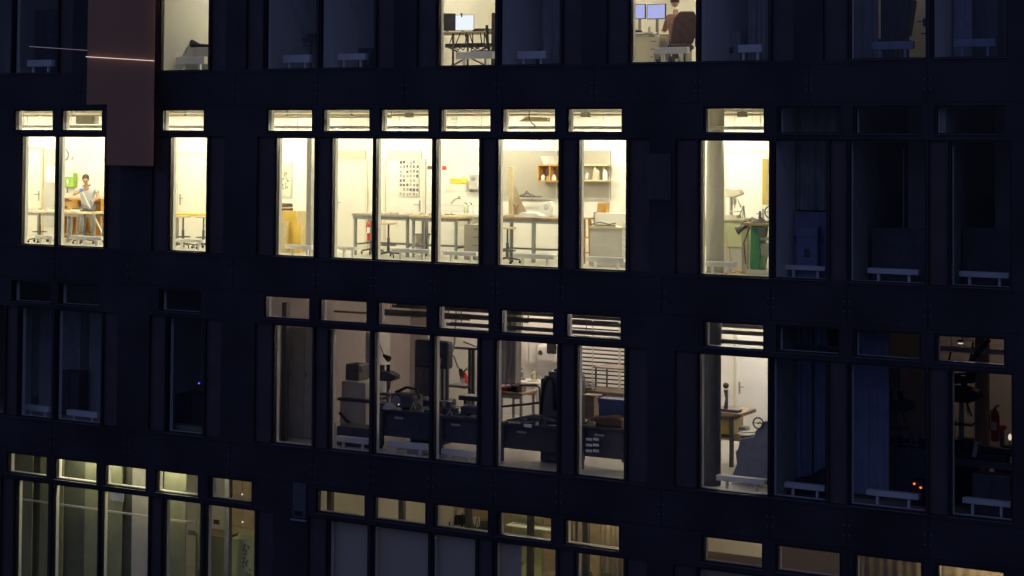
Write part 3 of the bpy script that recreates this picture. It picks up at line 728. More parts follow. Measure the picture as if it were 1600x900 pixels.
# window h
def bboard(px0, px1, label):
    x0, x1, z0, z1 = rect(px0, px1, 235, 309, B2)
    t = thing('wall_board', label, 'board', ((x0+x1)/2, B2-.03, z0)); w_=(x1-x0)/2
    MB().box(-w_, w_, -.02, .025, 0, z1-z0).build('sheet', 'board', t)
    MB().box(-w_, w_, -.028, -.021, -.03, 0).box(-w_,-w_+.03,-.026,-.021,0,z1-z0).box(w_-.03,w_,-.026,-.021,0,z1-z0).build('edge', 'lgrey', t)
bboard(770, 872, 'wide grey board on the wall behind the upright plank')
bboard(898, 955, 'grey board on the wall behind the shelf with white bottles')
def shelfbox(px0, px1, py0, py1, Y, label, cols=2):
    x0, x1, z0, z1 = rect(px0, px1, py0, py1, Y); t = thing('wooden_shelf', label, 'shelf', ((x0+x1)/2, Y, z0)); w=(x1-x0)/2; h=z1-z0
    MB().box(-w, w, -.13, .13, 0, .03).box(-w, w, -.13, .13, h-.03, h).build('shelf', 'wood', t)
    mb = MB()
    for i in range(cols+1): xx = -w+(2*w-.025)*i/cols; mb.box(xx, xx+.025, -.13, .13, .03, h-.03)
    mb.build('divider', 'wood', t); MB().box(-w+.02, w-.02, .11, .128, .03, h-.03).build('back', 'tan', t)
    return x0, x1, z0, z1
x0, x1, z0, z1 = shelfbox(844, 882, 257, 284, 4.25, 'orange wooden shelf box on the wide grey board')
tag(MB().lathe([(.15,0),(.22,.17),(.21,.17),(.14,.01)], (x0+x1)/2-.05, 4.25).build('bowl', 'white'), 'white bowl on top of the orange shelf box', 'bowl').location = (0,0,z1+.002)
for k, dx in enumerate((.10,.24,.36)):
    tag(MB().lathe([(.05,0),(.055,.07),(.03,.10),(.03,.12)], 0, 0, 10).build('jar', ('white','beige','paper')[k]), ('round white jar at the left of the orange shelf box','tan jar in the middle of the orange shelf box','pale jar at the right of the orange shelf box')[k], 'jar').location = (x0+dx, 4.2, z0+.032)
x0, x1, z0, z1 = rect(905, 953, 257, 283, 4.25)
t = thing('wall_shelf', 'two level pale wooden shelf on the right grey board', 'shelf', ((x0+x1)/2, 4.25, z0)); w_=(x1-x0)/2; h_=z1-z0
MB().box(-w_, w_, -.12, .14, 0, .025).box(-w_, w_, -.12, .14, h_-.025, h_).build('shelf', 'pale', t)
MB().box(-.02,.02,.05,.14,.025,h_-.025).box(w_*.45,w_*.5,.05,.14,.025,h_-.025).build('divider', 'pale', t)
for k, (q, hh, m_) in enumerate(((.12,.22,'paper'),(.30,.16,'lgrey'),(.55,.28,'beige'),(.62,.24,'beige'),(.88,.22,'white'))):
    o = MB().lathe([(.045,0),(.05,.02),(.05,hh*.7),(.02,hh*.9),(.02,hh)], 0, 0, 10).build('bottle', m_)
    tag(o, ('tall white bottle at the left end','squat grey bottle, second on it','tallest tan bottle in the middle','tan bottle right of the middle','white bottle at the right end')[k]+' of the two level wall shelf', 'bottle').location = (x0+(x1-x0)*q, 4.2, z0+.027)
a = at(797, 336, 2.9); zb = at(830, 340, 2.4).z
tab = table(ax(770,2.4,340), ax(883,2.4,340), 2.4, 3.2, F2, zb, 'tall bench with dark grey frame in front of the wide grey board', top='tan', leg='grey', group='high workbenches', low=True, lw=.06)
x0, x1, z0, z1 = rect(820,824,345,350,2.4)
MB().box(.05, .12, -.36, -.30, .003, zb-.06).build('leg', 'grey', tab)
t = thing('plank', 'pale upright plank standing on the tall bench', 'plank', (ax(798,2.8,335), 2.8, zb+.001)); MB().box(-.05,.05,-.02,.02,0,at(797,260,2.8).z-zb).build('plank','pale',t,bevel=.01)
MB().box(-.12,.12,-.08,.08,0,.03).build('foot','pale',t)
t = thing('paper_stack', 'flat white box and papers lying on the tall bench', 'papers', (ax(834,2.7,336), 2.7, zb+.001))
MB().box(-.38,.30,-.15,.15,0,.04).build('box','white',t); MB().prism([(-.30,.041),(.2,.041),(.12,.08),(-.24,.09)],-.12,.12).build('sheets','paper',t)
t = thing('paper_bag', 'crumpled white bag standing behind the papers on the tall bench', 'bag', (ax(854,3.0,330), 3.0, zb+.001))
MB().prism([(-.12,0),(.12,0),(.16,.2),(.13,.33),(-.08,.30),(-.15,.2)],-.07,.07).build('bag','white',t,bevel=.03); MB().ball((.03,-.07,.2),.06,.015,.06).build('mark','lgrey',t)
t = thing('wooden_figure', 'small brown wooden figure beside the upright plank', 'figure', (ax(806,2.7,335), 2.7, zb+.001))
MB().prism([(-.05,0),(.05,0),(.03,.10),(.07,.25),(.02,.22),(0,.12),(-.02,.24),(-.06,.26),(-.03,.10)],-.02,.02).build('figure','tan',t,bevel=.006)
t = thing('cardboard_model', 'pale folded cardboard leaning behind the plank on the bench', 'cardboard', (ax(812,3.05,335), 3.05, zb+.001))
MB().prism([(-.22,0),(.22,0),(.05,.28),(-.12,.62),(-.2,.2)],-.01,.01).build('cardboard','beige',t)
a = at(821, 307, 4.2); t = thing('tool_rack', 'dark small tools lying on the ledge below the wide grey board', 'tools', (a.x, 4.3, a.z-.02))
MB().bar((-.3,0,.02),(.35,0,.02),.03).tube([(-.1,0,.04),(-.02,0,.14),(.06,0,.05)],.012,6).tube([(-.2,0,.03),(.0,0,.09),(.2,0,.03)],.012,6).build('tools','dgrey',t)
# window i
x0, x1, z0, z1 = rect(921, 990, 355, 420, 2.2)
t = thing('grey_cabinet', 'pale grey cabinet with white drawers under papers in the ninth lit window', 'cabinet', ((x0+x1)/2, 2.6, F2)); w_=(x1-x0)/2; h_ = z1
MB().box(-w_, w_, -.38, .38, .003, h_-.03).build('body', 'lgrey', t, bevel=.004)
MB().box(-w_-.04, w_+.03, -.41, .41, h_-.03, h_).build('top', 'pale', t)
for i in range(7):
    f = MB().box(-w_+.72, w_-.02, -.40, -.381, .10+i*.115, .205+i*.115).build('drawer', 'white', t); MB().box(.3,.5,-.412,-.401,.17+i*.115,.185+i*.115).build('handle','grey',f)
t = thing('white_crate', 'long white box lying on the pale grey cabinet', 'box', ((x0+x1)/2-.1, 2.75, h_+.001)); MB().box(-w_, w_, -.12, .2, 0, .26).build('body','white',t,bevel=.01); MB().box(-w_-.02,-w_,-.13,.21,0,.27).build('end_board','tan',t)
t = thing('paper_pile', 'loose papers and clippings on the pale grey cabinet', 'papers', (ax(948,2.35,350), 2.35, h_+.001))
MB().prism([(-.35,0),(.3,0),(.2,.03),(-.25,.02)],-.12,.1).build('sheet','paper',t); MB().tube([(-.3,-.1,.04),(-.1,-.1,.09),(.1,-.1,.05),(.25,-.1,.08)],.012,5).tube([(-.2,-.12,.03),(.25,-.12,.03)],.012,5).build('clippings','dgrey',t)
x0, x1, z0, z1 = rect(935, 950, 322, 337, 2.8)
tag(MB().prism([(x0,0),(x1-.02,0),(x1,.2),(x1-.04,z1-z0),(x0+.02,z1-z0)],2.72,2.9).build('wooden_block','wood'), 'small orange wooden box on top of the long white box', 'box').location = (0,0,h_+.262)
t = thing('step_ladder', 'orange wooden stool frame left of the pale grey cabinet', 'stool', (ax(916,2.6,375), 2.6, F2))
MB().bar((-.14,-.1,.003),(-.06,0,.92),.035).bar((.14,-.1,.003),(.06,0,.92),.035).bar((-.14,.2,.003),(-.06,.05,.92),.03).bar((.14,.2,.003),(.06,.05,.92),.03).build('leg','wood',t)
MB().box(-.12,.12,-.06,.12,.92,.95).build('seat','wood',t); MB().bar((-.13,-.09,.25),(.13,-.09,.25),.03).bar((-.1,-.05,.55),(.1,-.05,.55),.03).build('rung','wood',t)
# window j : machine corner
cxm = ax(1116, 1.1, 320)
t = thing('column', 'round concrete column at the left of the machine window', 'column', (cxm, 1.15, F2)); MB().cyl(0,0,.003,H-.41,.165,32).build('shaft','lgrey',t,smooth=True); MB().cyl(0,0,.003,.09,.172,32).build('base_ring','grey',t)
mb = MB()
B = rect(1134, 1192, 242, 420, B2)
door(2, B[0], B[1]+.1, B2, h=2.28, m='white', frame='cream', hinge='l')
x0, x1, z0, z1 = rect(1191, 1206, 248, 320, 3.2)
t = thing('wall_cupboard', 'yellow wall cupboard at the right edge of the machine window', 'cupboard', (x0, 3.2, z0)); MB().box(0, .08, 0, .9, 0, z1-z0).build('body','yell',t); MB().box(.08,.45,.0,.9,0,z1-z0).build('side','pale',t)
MB().box(-.09,0,.3,.8,.42,.46).box(-.09,0,.3,.8,.1,.14).build('shelf','lgrey',t)
# cabinet + drill
x0, x1, z0, z1 = rect(1126, 1160, 341, 420, 2.3)
t = thing('machine_cabinet', 'cream green machine cabinet behind the round column', 'cabinet', ((x0+x1)/2, 2.6, F2)); w_=(x1-x0)/2
MB().box(-w_-.35, w_, -.3, .3, z1*.46, z1-.04).build('upper_body','mint',t,bevel=.01); MB().box(-w_-.3, w_-.02, -.28, .3, .003, z1*.46-.002).build('lower_body','lgrey',t)
MB().box(-w_-.36, w_+.04, -.33, .33, z1-.04, z1).build('top','cream',t); MB().bar((0,-.29,.05),(-.12,-.29,.75),.03).build('strut','beige',t)
MB().box(-w_-.1,-.12,-.315,-.301,z1*.6,z1*.85).build('door','mint',t)
t = thing('bench_drill', 'cream coloured bench drill with round table on the green cabinet', 'drill', (ax(1140,2.5,340), 2.5, z1+.001))
MB().box(-.18,.18,-.14,.16,0,.05).build('foot','cream',t); MB().cyl(0,.08,.05,.50,.035).build('column','steel',t)
MB().prism([(-.16,.40),(.12,.40),(.26,.46),(.20,.56),(-.05,.58),(-.16,.56)],-.10,.16).build('head','cream',t,bevel=.02)
MB().box(-.27,-.162,-.08,.1,.42,.55).build('motor','dgrey',t); MB().cyl(.12,-.04,.26,.40,.03).cyl(.12,-.04,.18,.26,.012).build('chuck','steel',t)
MB().lathe([(.11,.12),(.11,.14),(.02,.14)],.12,-.04).build('table','cream',t)
MB().bar((.18,-.1,.40),(.28,-.14,.24),.018).ball((.28,-.14,.23),.025).bar((.18,-.1,.40),(.20,-.14,.30),.014).build('feed_lever','cream',t)
t = thing('tripod_tool', 'small grey stand on the cream cabinet by the white door', 'tool', (ax(1158,2.5,340), 2.5, z1+.001))
MB().bar((-.06,0,0),(.05,0,.22),.02).bar((.08,0,0),(.05,0,.22),.02).bar((.05,-.05,0),(.05,0,.22),.02).ball((.05,0,.22),.02).build('stand','grey',t)
# green machine
x0, x1, z0, z1 = rect(1173, 1191, 355, 420, 1.9)
t = thing('green_machine', 'green pillar machine with dark vice plate on top', 'machine', ((x0+x1)/2, 2.0, F2)); w_=(x1-x0)/2
MB().box(-w_-.04, w_+.20, -.24, .3, .003, .10).build('plinth','lgrey',t,bevel=.01)
MB().prism([(-w_,.10),(w_*.7,.10),(w_,.35),(w_*.75,.6),(w_+.02,.93),(-w_+.02,.93)],-.18,.22).build('pillar','green',t,bevel=.03)
MB().box(-w_-.12, w_+.3, -.22,.28,.93,.985).build('table','tan',t,bevel=.01)
MB().lathe([(.19,.986),(.19,1.01),(.10,1.02),(.10,1.045),(.03,1.05),(.02,1.2)],.03,0).build('vice','dgrey',t)
MB().box(w_*.8,w_+.3,-.15,.2,.35,.60).box(w_*.9,w_+.25,-.2,.1,.66,.72).build('gearbox','grey',t); MB().tube([(w_+.05,-.24,.8),(w_+.05,-.18,.8)],.09,14).build('motor','dgrey',t)
pts = [(w_+.16+.11*math.cos(a*math.pi/8), -.1, 1.19+.11*math.sin(a*math.pi/8)) for a in range(17)]
MB().tube(pts,.013,6).bar((w_+.05,-.1,1.19),(w_+.27,-.1,1.19),.014).bar((w_+.16,-.1,1.08),(w_+.16,-.1,1.3),.014).bar((w_+.16,-.1,1.08),(w_+.16,.05,.985),.02).build('handwheel','dgrey',t)
MB().tube([(-w_-.02,-.1,.9),(-w_-.12,-.15,.6),(-w_-.10,-.1,.2)],.014,6).tube([(-w_-.03,.1,.95),(-w_-.2,.05,1.0),(-w_-.25,0,.9)],.012,6).build('cable','dgrey',t)
t = thing('work_lamp', 'dark cone shaped work lamp left of the green machine', 'lamp', (ax(1158,2.0,355), 2.0, F2))
zz = at(1158,357,2.0).z
MB().bar((.1,.1,.003),(.1,.1,zz+.05),.02).box(0,.2,0,.2,.003,.02).build('stand','grey',t); l_ = MB().tube([(-.08,-.02,zz-.05),(.03,0,zz+.01),(.1,.1,zz+.05)],[.085,.04,.02],12).build('shade','dgrey',t)
pipe([(ax(1128,1.6,424),1.6,.03),(ax(1142,1.7,424),1.7,.03),(ax(1152,1.9,424),1.9,.05),(ax(1165,1.9,424),1.9,.03)], .02, 'wood', 'orange hose lying on the floor before the green machine', 'hose', 'hose')

# dark rooms at right of storey 2
BL = 'blue grey'
part(2, -9.95, 3.6, 'gcurt'); part(2, -8.3, 3.6, 'gcurt')
x0, x1 = -11.24, -10.18
curtain(-11.22, -10.2, 1.0, F2+1.28, F2+3.25, 'gcurt', 'grey curtain with deep folds hanging in the dim window right of the machines', .05, 5)
cabinet(-11.24, -10.2, .95, 1.3, F2, 1.25, 'tall blue grey cabinet under the grey curtain', m='curt')
a = rect(1246, 1280, 354, 412, .8)
crate('storage_box', a[0], a[1], .72, .90, F2+.003, a[3], 'curt', 'upright blue box before the blue cabinet, right of the machines')
radi(1228, 1291, 415, 2, 'before the blue cabinet right of the machine window', h=.08)
radi(1357, 1437, 420, 2, 'in the dark window with a brown carton', h=.09)
radi(1500, 1578, 425, 2, 'in the rightmost dark window of the bright storey', h=.09)
a = rect(1380, 1445, 364, 418, 1.5)
crate('carton', a[0], a[1], 1.5, 2.0, F2+.003, a[3], 'brown', 'large brown carton in the dark window right of the blue cabinet')
tag(MB().bar((ax(1412,1.4,250),1.4,F2+.003),(ax(1412,1.4,250),1.4,2.4),.02).build('pole','grey'),'slim vertical pole in the dark window with the brown carton','pole')
tag(MB().box(-9.8,-8.45,1.0,1.03,F2+.003,F2+1.0).build('screen_panel','dgrey'),'dark low screen behind the carton','panel')
tag(MB().box(-8.2,-6.9,1.1,1.13,F2+.003,F2+1.05).build('screen_panel','dgrey'),'dark low screen in the rightmost dark window of the bright storey','panel')

# =================================================================== STOREY 1 (offices, mostly dark)
F1 = H
backwall(1, XL+.2, XR-.2, 4.6)
def offwall(px, **k): part(1, ax(px, 0.0, 60), 4.6, **k)
for px in (-70, 128, 246.5, 400, 497.5, 600, 777, 890, 1090, 1214, 1452): offwall(px)
LT1 = tube_mat((1.0, .90, .66), 250.0); LT1b = tube_mat((1.0, .92, .68), 190.0)
def off_lamp(X, Y, m, L, label): lamp(X, Y, F1+2.85, L, m, label, .5)
off_lamp(-24.0, 2.6, LT1b, 1.0, 'tube lamp hidden above the top edge in the office with the black bag')
off_lamp(-18.2, 2.2, LT1, 1.2, 'tube lamp hidden above the top edge in the office with the white screen')
off_lamp(-13.8, 2.0, LT1, 1.1, 'tube lamp hidden above the top edge in the office of the seated person')
def radt(px0, px1, yt, yb, who, Y=.6, s=1, m='white'):
    a = at(px0, yt, Y); b = at(px1, yt, Y); c = at((px0+px1)/2, yb, Y)
    zt = (a.z+b.z)/2
    return radiator((a.x+b.x)/2, Y, FL[s], b.x-a.x, 'white low radiator %s' % who, h=zt-c.z, top=zt-FL[s], m=m, dep=.12)
radt(45, 84, 94, 104, 'in the dim top window furthest left')
radt(198, 240, 97, 108, 'in the reddish top window')
radt(277, 322, 89, 100, 'below the black bag on the cabinet')
radt(445, 486, 86, 98, 'beside the dark shelf of devices')
radt(530, 573, 84, 94, 'before the dark chair and the leaning pole')
radt(714, 771, 81, 92, 'under the desk with the white screen')
radt(810, 855, 80, 92, 'in the dim window right of the white screen')
radt(1025, 1076, 74, 84, 'behind the seated person')
radt(1155, 1192, 70, 82, 'beside the pale box in the dim window')
radt(1363, 1428, 65, 77, 'under the black office chair', m='curt')  # white casing coloured blue to imitate the blue light there
radt(1491, 1557, 61, 73, 'before the blue curtain strip at the top right', m='curt')  # blue light put into this radiator's colour too
def F1box(px0, px1, pyt, Y0, Y1, m, name, label, cat, doors=1):
    x0 = ax(px0, Y0, pyt); x1 = ax(px1, Y0, pyt); zt = at((px0+px1)/2, pyt, Y0).z-F1
    return cabinet(x0, x1, Y0, Y1, F1, zt, label, m, cat, doors, name)
x0 = ax(278, .9, 72); x1 = ax(330, .9, 72); zt = at(300, 74, .9).z
cabinet(x0, x1, .9, 1.35, F1, zt-F1, 'low grey cabinet under the black bag in the lit office at the top left', 'lgrey', doors=2)
t = thing('bag', 'black slouching bag lying on the low grey cabinet', 'bag', (ax(291,1.0,70), 1.1, zt+.002))
MB().tube([(-.17,0,.10),(-.08,0,.115),(.08,0,.09),(.30,0,.045),(.62,0,.03)],[.045,.105,.095,.045,.03],12).ball((-.12,0,.10),.10,.10,.09).build('bag','black',t,smooth=True)
MB().tube([(.1,-.09,.1),(.3,-.05,.07),(.5,-.03,.06)],.014,6).build('strap','dgrey',t)
# shelf with devices
def shelf_trolley():
    x0 = ax(432,1.6,60); x1 = ax(492,1.6,60); za = at(460,60,1.6).z; zb = at(460,80,1.6).z
    t = thing('equipment_trolley', 'dark equipment trolley with devices in the dim brownish office', 'trolley', ((x0+x1)/2, 1.8, F1)); w=(x1-x0)/2
    MB().box(-w, w, -.25,.25, za-F1-.04, za-F1).box(-w+.05, -w+.55, -.25,.2, zb-F1-.05, zb-F1).build('shelf','dgrey',t)
    for s in (-1,1): MB().bar((s*(w-.1),-.2,.003),(s*(w-.1),-.2,za-F1-.04),.03).bar((s*(w-.1),.2,.003),(s*(w-.1),.2,za-F1-.04),.03).build('leg','dgrey',t)
    MB().bar((-w+.25,-.2,zb-F1),(w-.1,-.2,za-F1-.1),.02).build('cross_bar','grey',t)
    for k,(q,ww,hh) in enumerate(((.18,.09,.07),(.55,.09,.12),(.85,.08,.10))):
        b = thing('device', ('small low dark device at the left end','tallest dark device in the middle','dark square device at the right end')[k]+' of the equipment trolley', 'device', (x0+(x1-x0)*q,1.75,za+.001))
        MB().box(-ww,ww,-.1,.1,0,hh).build('case','black',b,bevel=.01); MB().box(-ww*.7,ww*.7,-.106,-.101,hh*.3,hh*.8).build('front_panel','dgrey',b)
shelf_trolley()
tag(MB().tube([(ax(504,1.2,45),1.3,at(504,45,1.2).z),(ax(532,.9,104),.9,at(532,104,.9).z)],.022,8).build('pole','white'),'white pole leaning in the dim office left of the dark chair','pole')
office_chair((ax(545,2.3,75),2.3,F1), R(150), 'dark office chair in the dim office beside the leaning white pole', 'black', 1.15, .5)
F1box(551, 580, 75, 1.4, 1.8, 'navy', 'low_table', 'low dark side table right of the dark office chair', 'table')
# white screen office
dz = at(725, 49, 1.5).z-F1
dx0 = ax(690,1.5,50); dx1 = ax(790,1.5,50)
t = thing('desk', 'office desk with crossed black legs under the white screen', 'desk', ((dx0+dx1)/2, 1.85, F1)); w_=(dx1-dx0)/2
MB().box(-w_-.3, w_, -.35, .35, dz-.03, dz).build('desktop','beige',t,bevel=.005)
for s in (-1,1): MB().bar((s*(w_-.25),-.3,.003),(s*(w_-.25),-.3,dz-.03),.035).bar((s*(w_-.25),.3,.003),(s*(w_-.25),.3,dz-.03),.035).build('leg','dgrey',t)
MB().bar((-w_+.05,-.28,.12),(w_-.3,-.28,dz-.25),.03).bar((-w_+.05,-.28,dz-.28),(w_-.3,-.28,.1),.03).bar((-w_,-.28,.18),(-w_+.5,-.28,.18),.03).build('cross_brace','dgrey',t)
MB().box(-w_+.05,w_*.25,-.28,-.1,dz-.32,dz-.24).build('cable_basket','black',t)
t = thing('cables', 'tangle of black cables hanging under the desk with the white screen', 'cables', ((dx0+dx1)/2, 1.6, F1))
k_=MB(); rr=random.Random(2)
for i in range(9):
    a_=rr.uniform(-.5,.3); k_.tube([(a_,-.1,dz-.04),(a_+rr.uniform(-.1,.1),-.12,dz-.28),(a_+rr.uniform(.0,.3),-.12,dz-.38),(a_+rr.uniform(.1,.4),-.1,dz-.26)],.013,6)
k_.tube([(.3,-.1,dz-.27),(.6,-.1,dz-.26),(.95,-.1,dz-.26)],.012,6).tube([(.55,-.1,dz-.05),(.56,-.1,dz-.5),(.42,-.1,dz-.55)],.012,6)
k_.build('cable','black',t)
a = at(722, 48, 1.9); b = rect(706,738,23,48,1.9)
monitor((a.x, 1.9, F1+dz+.001), b[1]-b[0]+.06, b[3]-F1-dz-.04, 'bright white computer screen on the office desk', 'screen', rz=R(8), stand=.04)
MB_ = tag(MB().ball((at(721,22,1.85).x,1.85,at(721,22,1.85).z),.025,.02,.022).bar((at(721,22,1.85).x,1.85,at(721,22,1.85).z-.02),(at(721,22,1.85).x,1.87,at(721,22,1.85).z-.06),.02).build('webcam','black'),'small dark webcam on top of the bright white screen','webcam')
a = at(697, 46, 1.7); monitor((a.x, 1.75, F1+dz+.001), .34, .36, 'dark switched off screen left of the bright white screen', 'black', rz=R(35), stand=.04)
t = thing('laptop', 'flat black laptop on the desk right of the bright screen', 'laptop', (ax(752,1.6,47), 1.65, F1+dz+.001))
MB().box(-.17,.22,-.12,.12,0,.025).prism([(-.17,.026),(.22,.026),(.20,.05),(-.12,.055)],-.1,.1).build('body','black',t,bevel=.004); MB().box(.1,.2,-.121,-.1205,.005,.02).build('port','grey',t)
a = rect(768,776,20,78,1.3)
cabinet(a[0], a[1]+.4, 1.3, 1.8, F1, a[3]-F1, 'dark tall cabinet cut by the right edge of the window with the white screen', 'brown')
t = thing('office_chair', 'black chair pushed under the desk at the right of the white screen', 'chair', (ax(768,1.15,75),1.2,F1))
MB().box(-.42,.15,-.2,.2,.42,.47).build('seat','black',t,bevel=.02); MB().tube([(-.08,0,.47),(-.12,.0,.65),(-.15,.02,.98)],.03).build('backrest_post','black',t); MB().cyl(0,0,.05,.42,.03).bar((-.25,0,.04),(.25,0,.04),.04).build('base','dgrey',t)
# 781-874 dim office
curtain(ax(846,1.2,40), ax(874,1.2,40), 1.2, F1+.1, F1+3.0, 'gcurt', 'grey curtain strip in the dim office right of the white screen', .03, 3)
F1box(790, 842, 78, 1.5, 2.0, 'navy', 'low_cabinet', 'low dark cabinet in the dim office right of the white screen', 'cabinet', 2)
# seated person office
zs = at(1010, 44, 1.9).z-F1
x0 = ax(985,1.6,42); x1 = ax(1062,1.6,42)
t = thing('desk', 'pale desk with papers in front of the seated person', 'desk', ((x0+x1)/2-.2,2.0,F1)); w_=(x1-x0)/2
MB().box(-w_-.4,w_,-.35,.4,.71,.74).build('desktop','pale',t,bevel=.004)
for s in (-1,1): MB().bar((s*w_*.9,-.3,.003),(s*w_*.9,-.3,.71),.04).bar((s*w_*.9,.35,.003),(s*w_*.9,.35,.71),.04).build('leg','grey',t)
dt = F1+.741
for k,(pa,pb,lbl) in enumerate(((988,1009.5,'narrow lilac screen at the left of the seated person'),(1011,1041,'wide lilac screen in front of the seated person'))):
    b = rect(pa,pb,6,30,2.1); monitor(((b[0]+b[1])/2,2.1,dt), b[1]-b[0]-.01, .30, lbl, 'screenb', stand=max(.05,b[2]-dt))
t = thing('papers', 'heap of papers and a dark folder on the pale desk', 'papers', (ax(1003,1.8,38),1.75,dt))
MB().box(-.3,.1,-.1,.1,0,.03).box(-.2,.3,-.08,.12,.031,.05).build('sheets','paper',t); MB().ball((-.08,-.02,.07),.13,.08,.035).build('folder','black',t); MB().cyl(.22,-.05,.05,.15,.035).build('cup','white',t)
x0 = ax(995,1.2,60); x1 = ax(1029,1.2,60)
drawers(x0+.22, x1, 1.25, 1.7, F1, .66, 'cream drawer pedestal under the desk left of the seated person', n=4)
tag(MB().box(x0-.1,x0+.2,1.3,1.7,F1+.003,F1+.66).box(x0-.12,x0+.21,1.28,1.71,F1+.66,F1+.68).build('side_cabinet','cream'),'plain cream cabinet left of the drawer pedestal','cabinet')
t = thing('paper_tray', 'grey letter tray on the cream drawer pedestal', 'tray', (ax(1003,1.3,53),1.4,F1+.682)); MB().box(-.22,.2,-.1,.1,0,.01).box(-.22,.2,-.1,.1,.04,.05).box(-.22,-.21,-.1,.1,.01,.04).build('tray','grey',t); MB().box(-.18,.15,-.09,.09,.011,.03).build('sheets','paper',t)
CX = ax(1062,1.15,60)
t = thing('office_chair', 'brown padded office chair holding the seated person', 'chair', (CX,1.25,F1), R(20))
MB().box(-.26,.22,-.24,.24,.42,.50).build('seat','brown',t,bevel=.03)
MB().prism([(-.20,.50),(.22,.50),(.30,.72),(.30,1.02),(.24,1.12),(-.02,1.12),(-.14,.98),(-.18,.72)],-.30,-.24).build('backrest','brown',t,bevel=.03)
MB().bar((.27,-.1,.46),(.27,-.1,.68),.03).box(.24,.30,-.2,.12,.68,.71).build('armrest','black',t); MB().cyl(0,0,.1,.42,.03).build('column','dgrey',t)
for k in range(5):
    a_=k*2*math.pi/5; MB().tube([(0,0,.12),(.3*math.cos(a_),.3*math.sin(a_),.05)],[.03,.02],6).ball((.3*math.cos(a_),.3*math.sin(a_),.032),.03).build('leg','dgrey',t)
ps = thing('person', 'person in brown jumper sitting with the back to the window at two screens', 'person', (CX-.16,1.45,F1), R(14))
skin('body','skin',ps,{'pel':(Vector((0,.0,.60)),(.14,.11)),'chest':(Vector((-.03,.05,.92)),(.13,.10)),'neck':(Vector((-.06,.08,1.12)),.055),'hb':(Vector((-.08,.11,1.22)),.06),
 'sl':(Vector((-.19,.06,1.05)),.05),'el':(Vector((-.30,.24,.83)),.042),'wl':(Vector((-.36,.46,.84)),.028),
 'sr':(Vector((.15,.04,1.05)),.05),'er':(Vector((.22,.20,.80)),.042),'wr':(Vector((.05,.44,.82)),.028),
 'hl':(Vector((-.10,.10,.56)),.09),'kl':(Vector((-.14,.45,.55)),.06),'al':(Vector((-.14,.50,.12)),.042),'fl':(Vector((-.15,.64,.045)),.035),
 'hr':(Vector((.10,.10,.56)),.09),'kr':(Vector((.12,.45,.55)),.06),'ar':(Vector((.12,.50,.12)),.042),'fr':(Vector((.12,.64,.045)),.035)},
 [('pel','chest'),('chest','neck'),('neck','hb'),('chest','sl'),('sl','el'),('el','wl'),('chest','sr'),('sr','er'),('er','wr'),('pel','hl'),('hl','kl'),('kl','al'),('al','fl'),('pel','hr'),('hr','kr'),('kr','ar'),('ar','fr')])
skin('jumper','jumper',ps,{'p':(Vector((0,0,.56)),(.175,.14)),'c':(Vector((-.03,.05,.92)),(.165,.125)),'n':(Vector((-.05,.07,1.08)),.075),
 'sl':(Vector((-.20,.06,1.04)),.07),'el':(Vector((-.30,.24,.83)),.056),'wl':(Vector((-.345,.42,.838)),.04),'sr':(Vector((.16,.04,1.04)),.07),'er':(Vector((.22,.20,.80)),.056),'wr':(Vector((.08,.40,.815)),.04)},
 [('p','c'),('c','n'),('c','sl'),('sl','el'),('el','wl'),('c','sr'),('sr','er'),('er','wr')])
skin('trousers','navy',ps,{'p':(Vector((0,.0,.58)),.15),'hl':(Vector((-.10,.12,.56)),.105),'kl':(Vector((-.14,.45,.55)),.078),'al':(Vector((-.14,.50,.16)),.062),'hr':(Vector((.10,.12,.56)),.105),'kr':(Vector((.12,.45,.55)),.078),'ar':(Vector((.12,.50,.16)),.062)},
 [('p','hl'),('hl','kl'),('kl','al'),('p','hr'),('hr','kr'),('kr','ar')])
hd = head(ps,(-.09,.14,1.36),R(-8)); hd.rotation_euler=(R(8),0,R(190))
hand('hand','skin',ps,(-.36,.46,.84),(-.1,1,-.15),(1,0,0),.3); hand('hand','skin',ps,(.05,.44,.82),(-.2,1,-.1),(1,0,0),.3)
t = thing('book_crate', 'low rack of books on the floor behind the seated person', 'rack', (ax(1047,.9,90),1.0,F1))
MB().box(-.34,.34,-.12,.12,.003,.02).box(-.34,-.32,-.12,.12,.02,.36).box(.32,.34,-.12,.12,.02,.36).build('rack','lgrey',t)
for i in range(9): MB().box(-.29+i*.066,-.24+i*.066,-.1,.1,.022,.22+.05*((i*7)%3)).build('book',('navy','dgrey','paper','mint')[i%4],t)
# dim curtain office
curtain(ax(1168,1.2,40), ax(1200,1.2,40), 1.2, F1+.1, F1+3.0, 'gcurt', 'grey curtain at the right of the dim office next to the seated person', .04, 4)
a = rect(1127,1157,50,90,1.4); crate('pale_box', a[0], a[1], 1.4, 1.8, F1+.003, a[3], 'gcurt', 'pale upright box in the dim office next to the seated person')
cabinet(ax(1100,1.6,60), ax(1126,1.6,60), 1.6, 2.0, F1, 1.0, 'dark low cabinet left of the pale upright box', 'navy', doors=1)
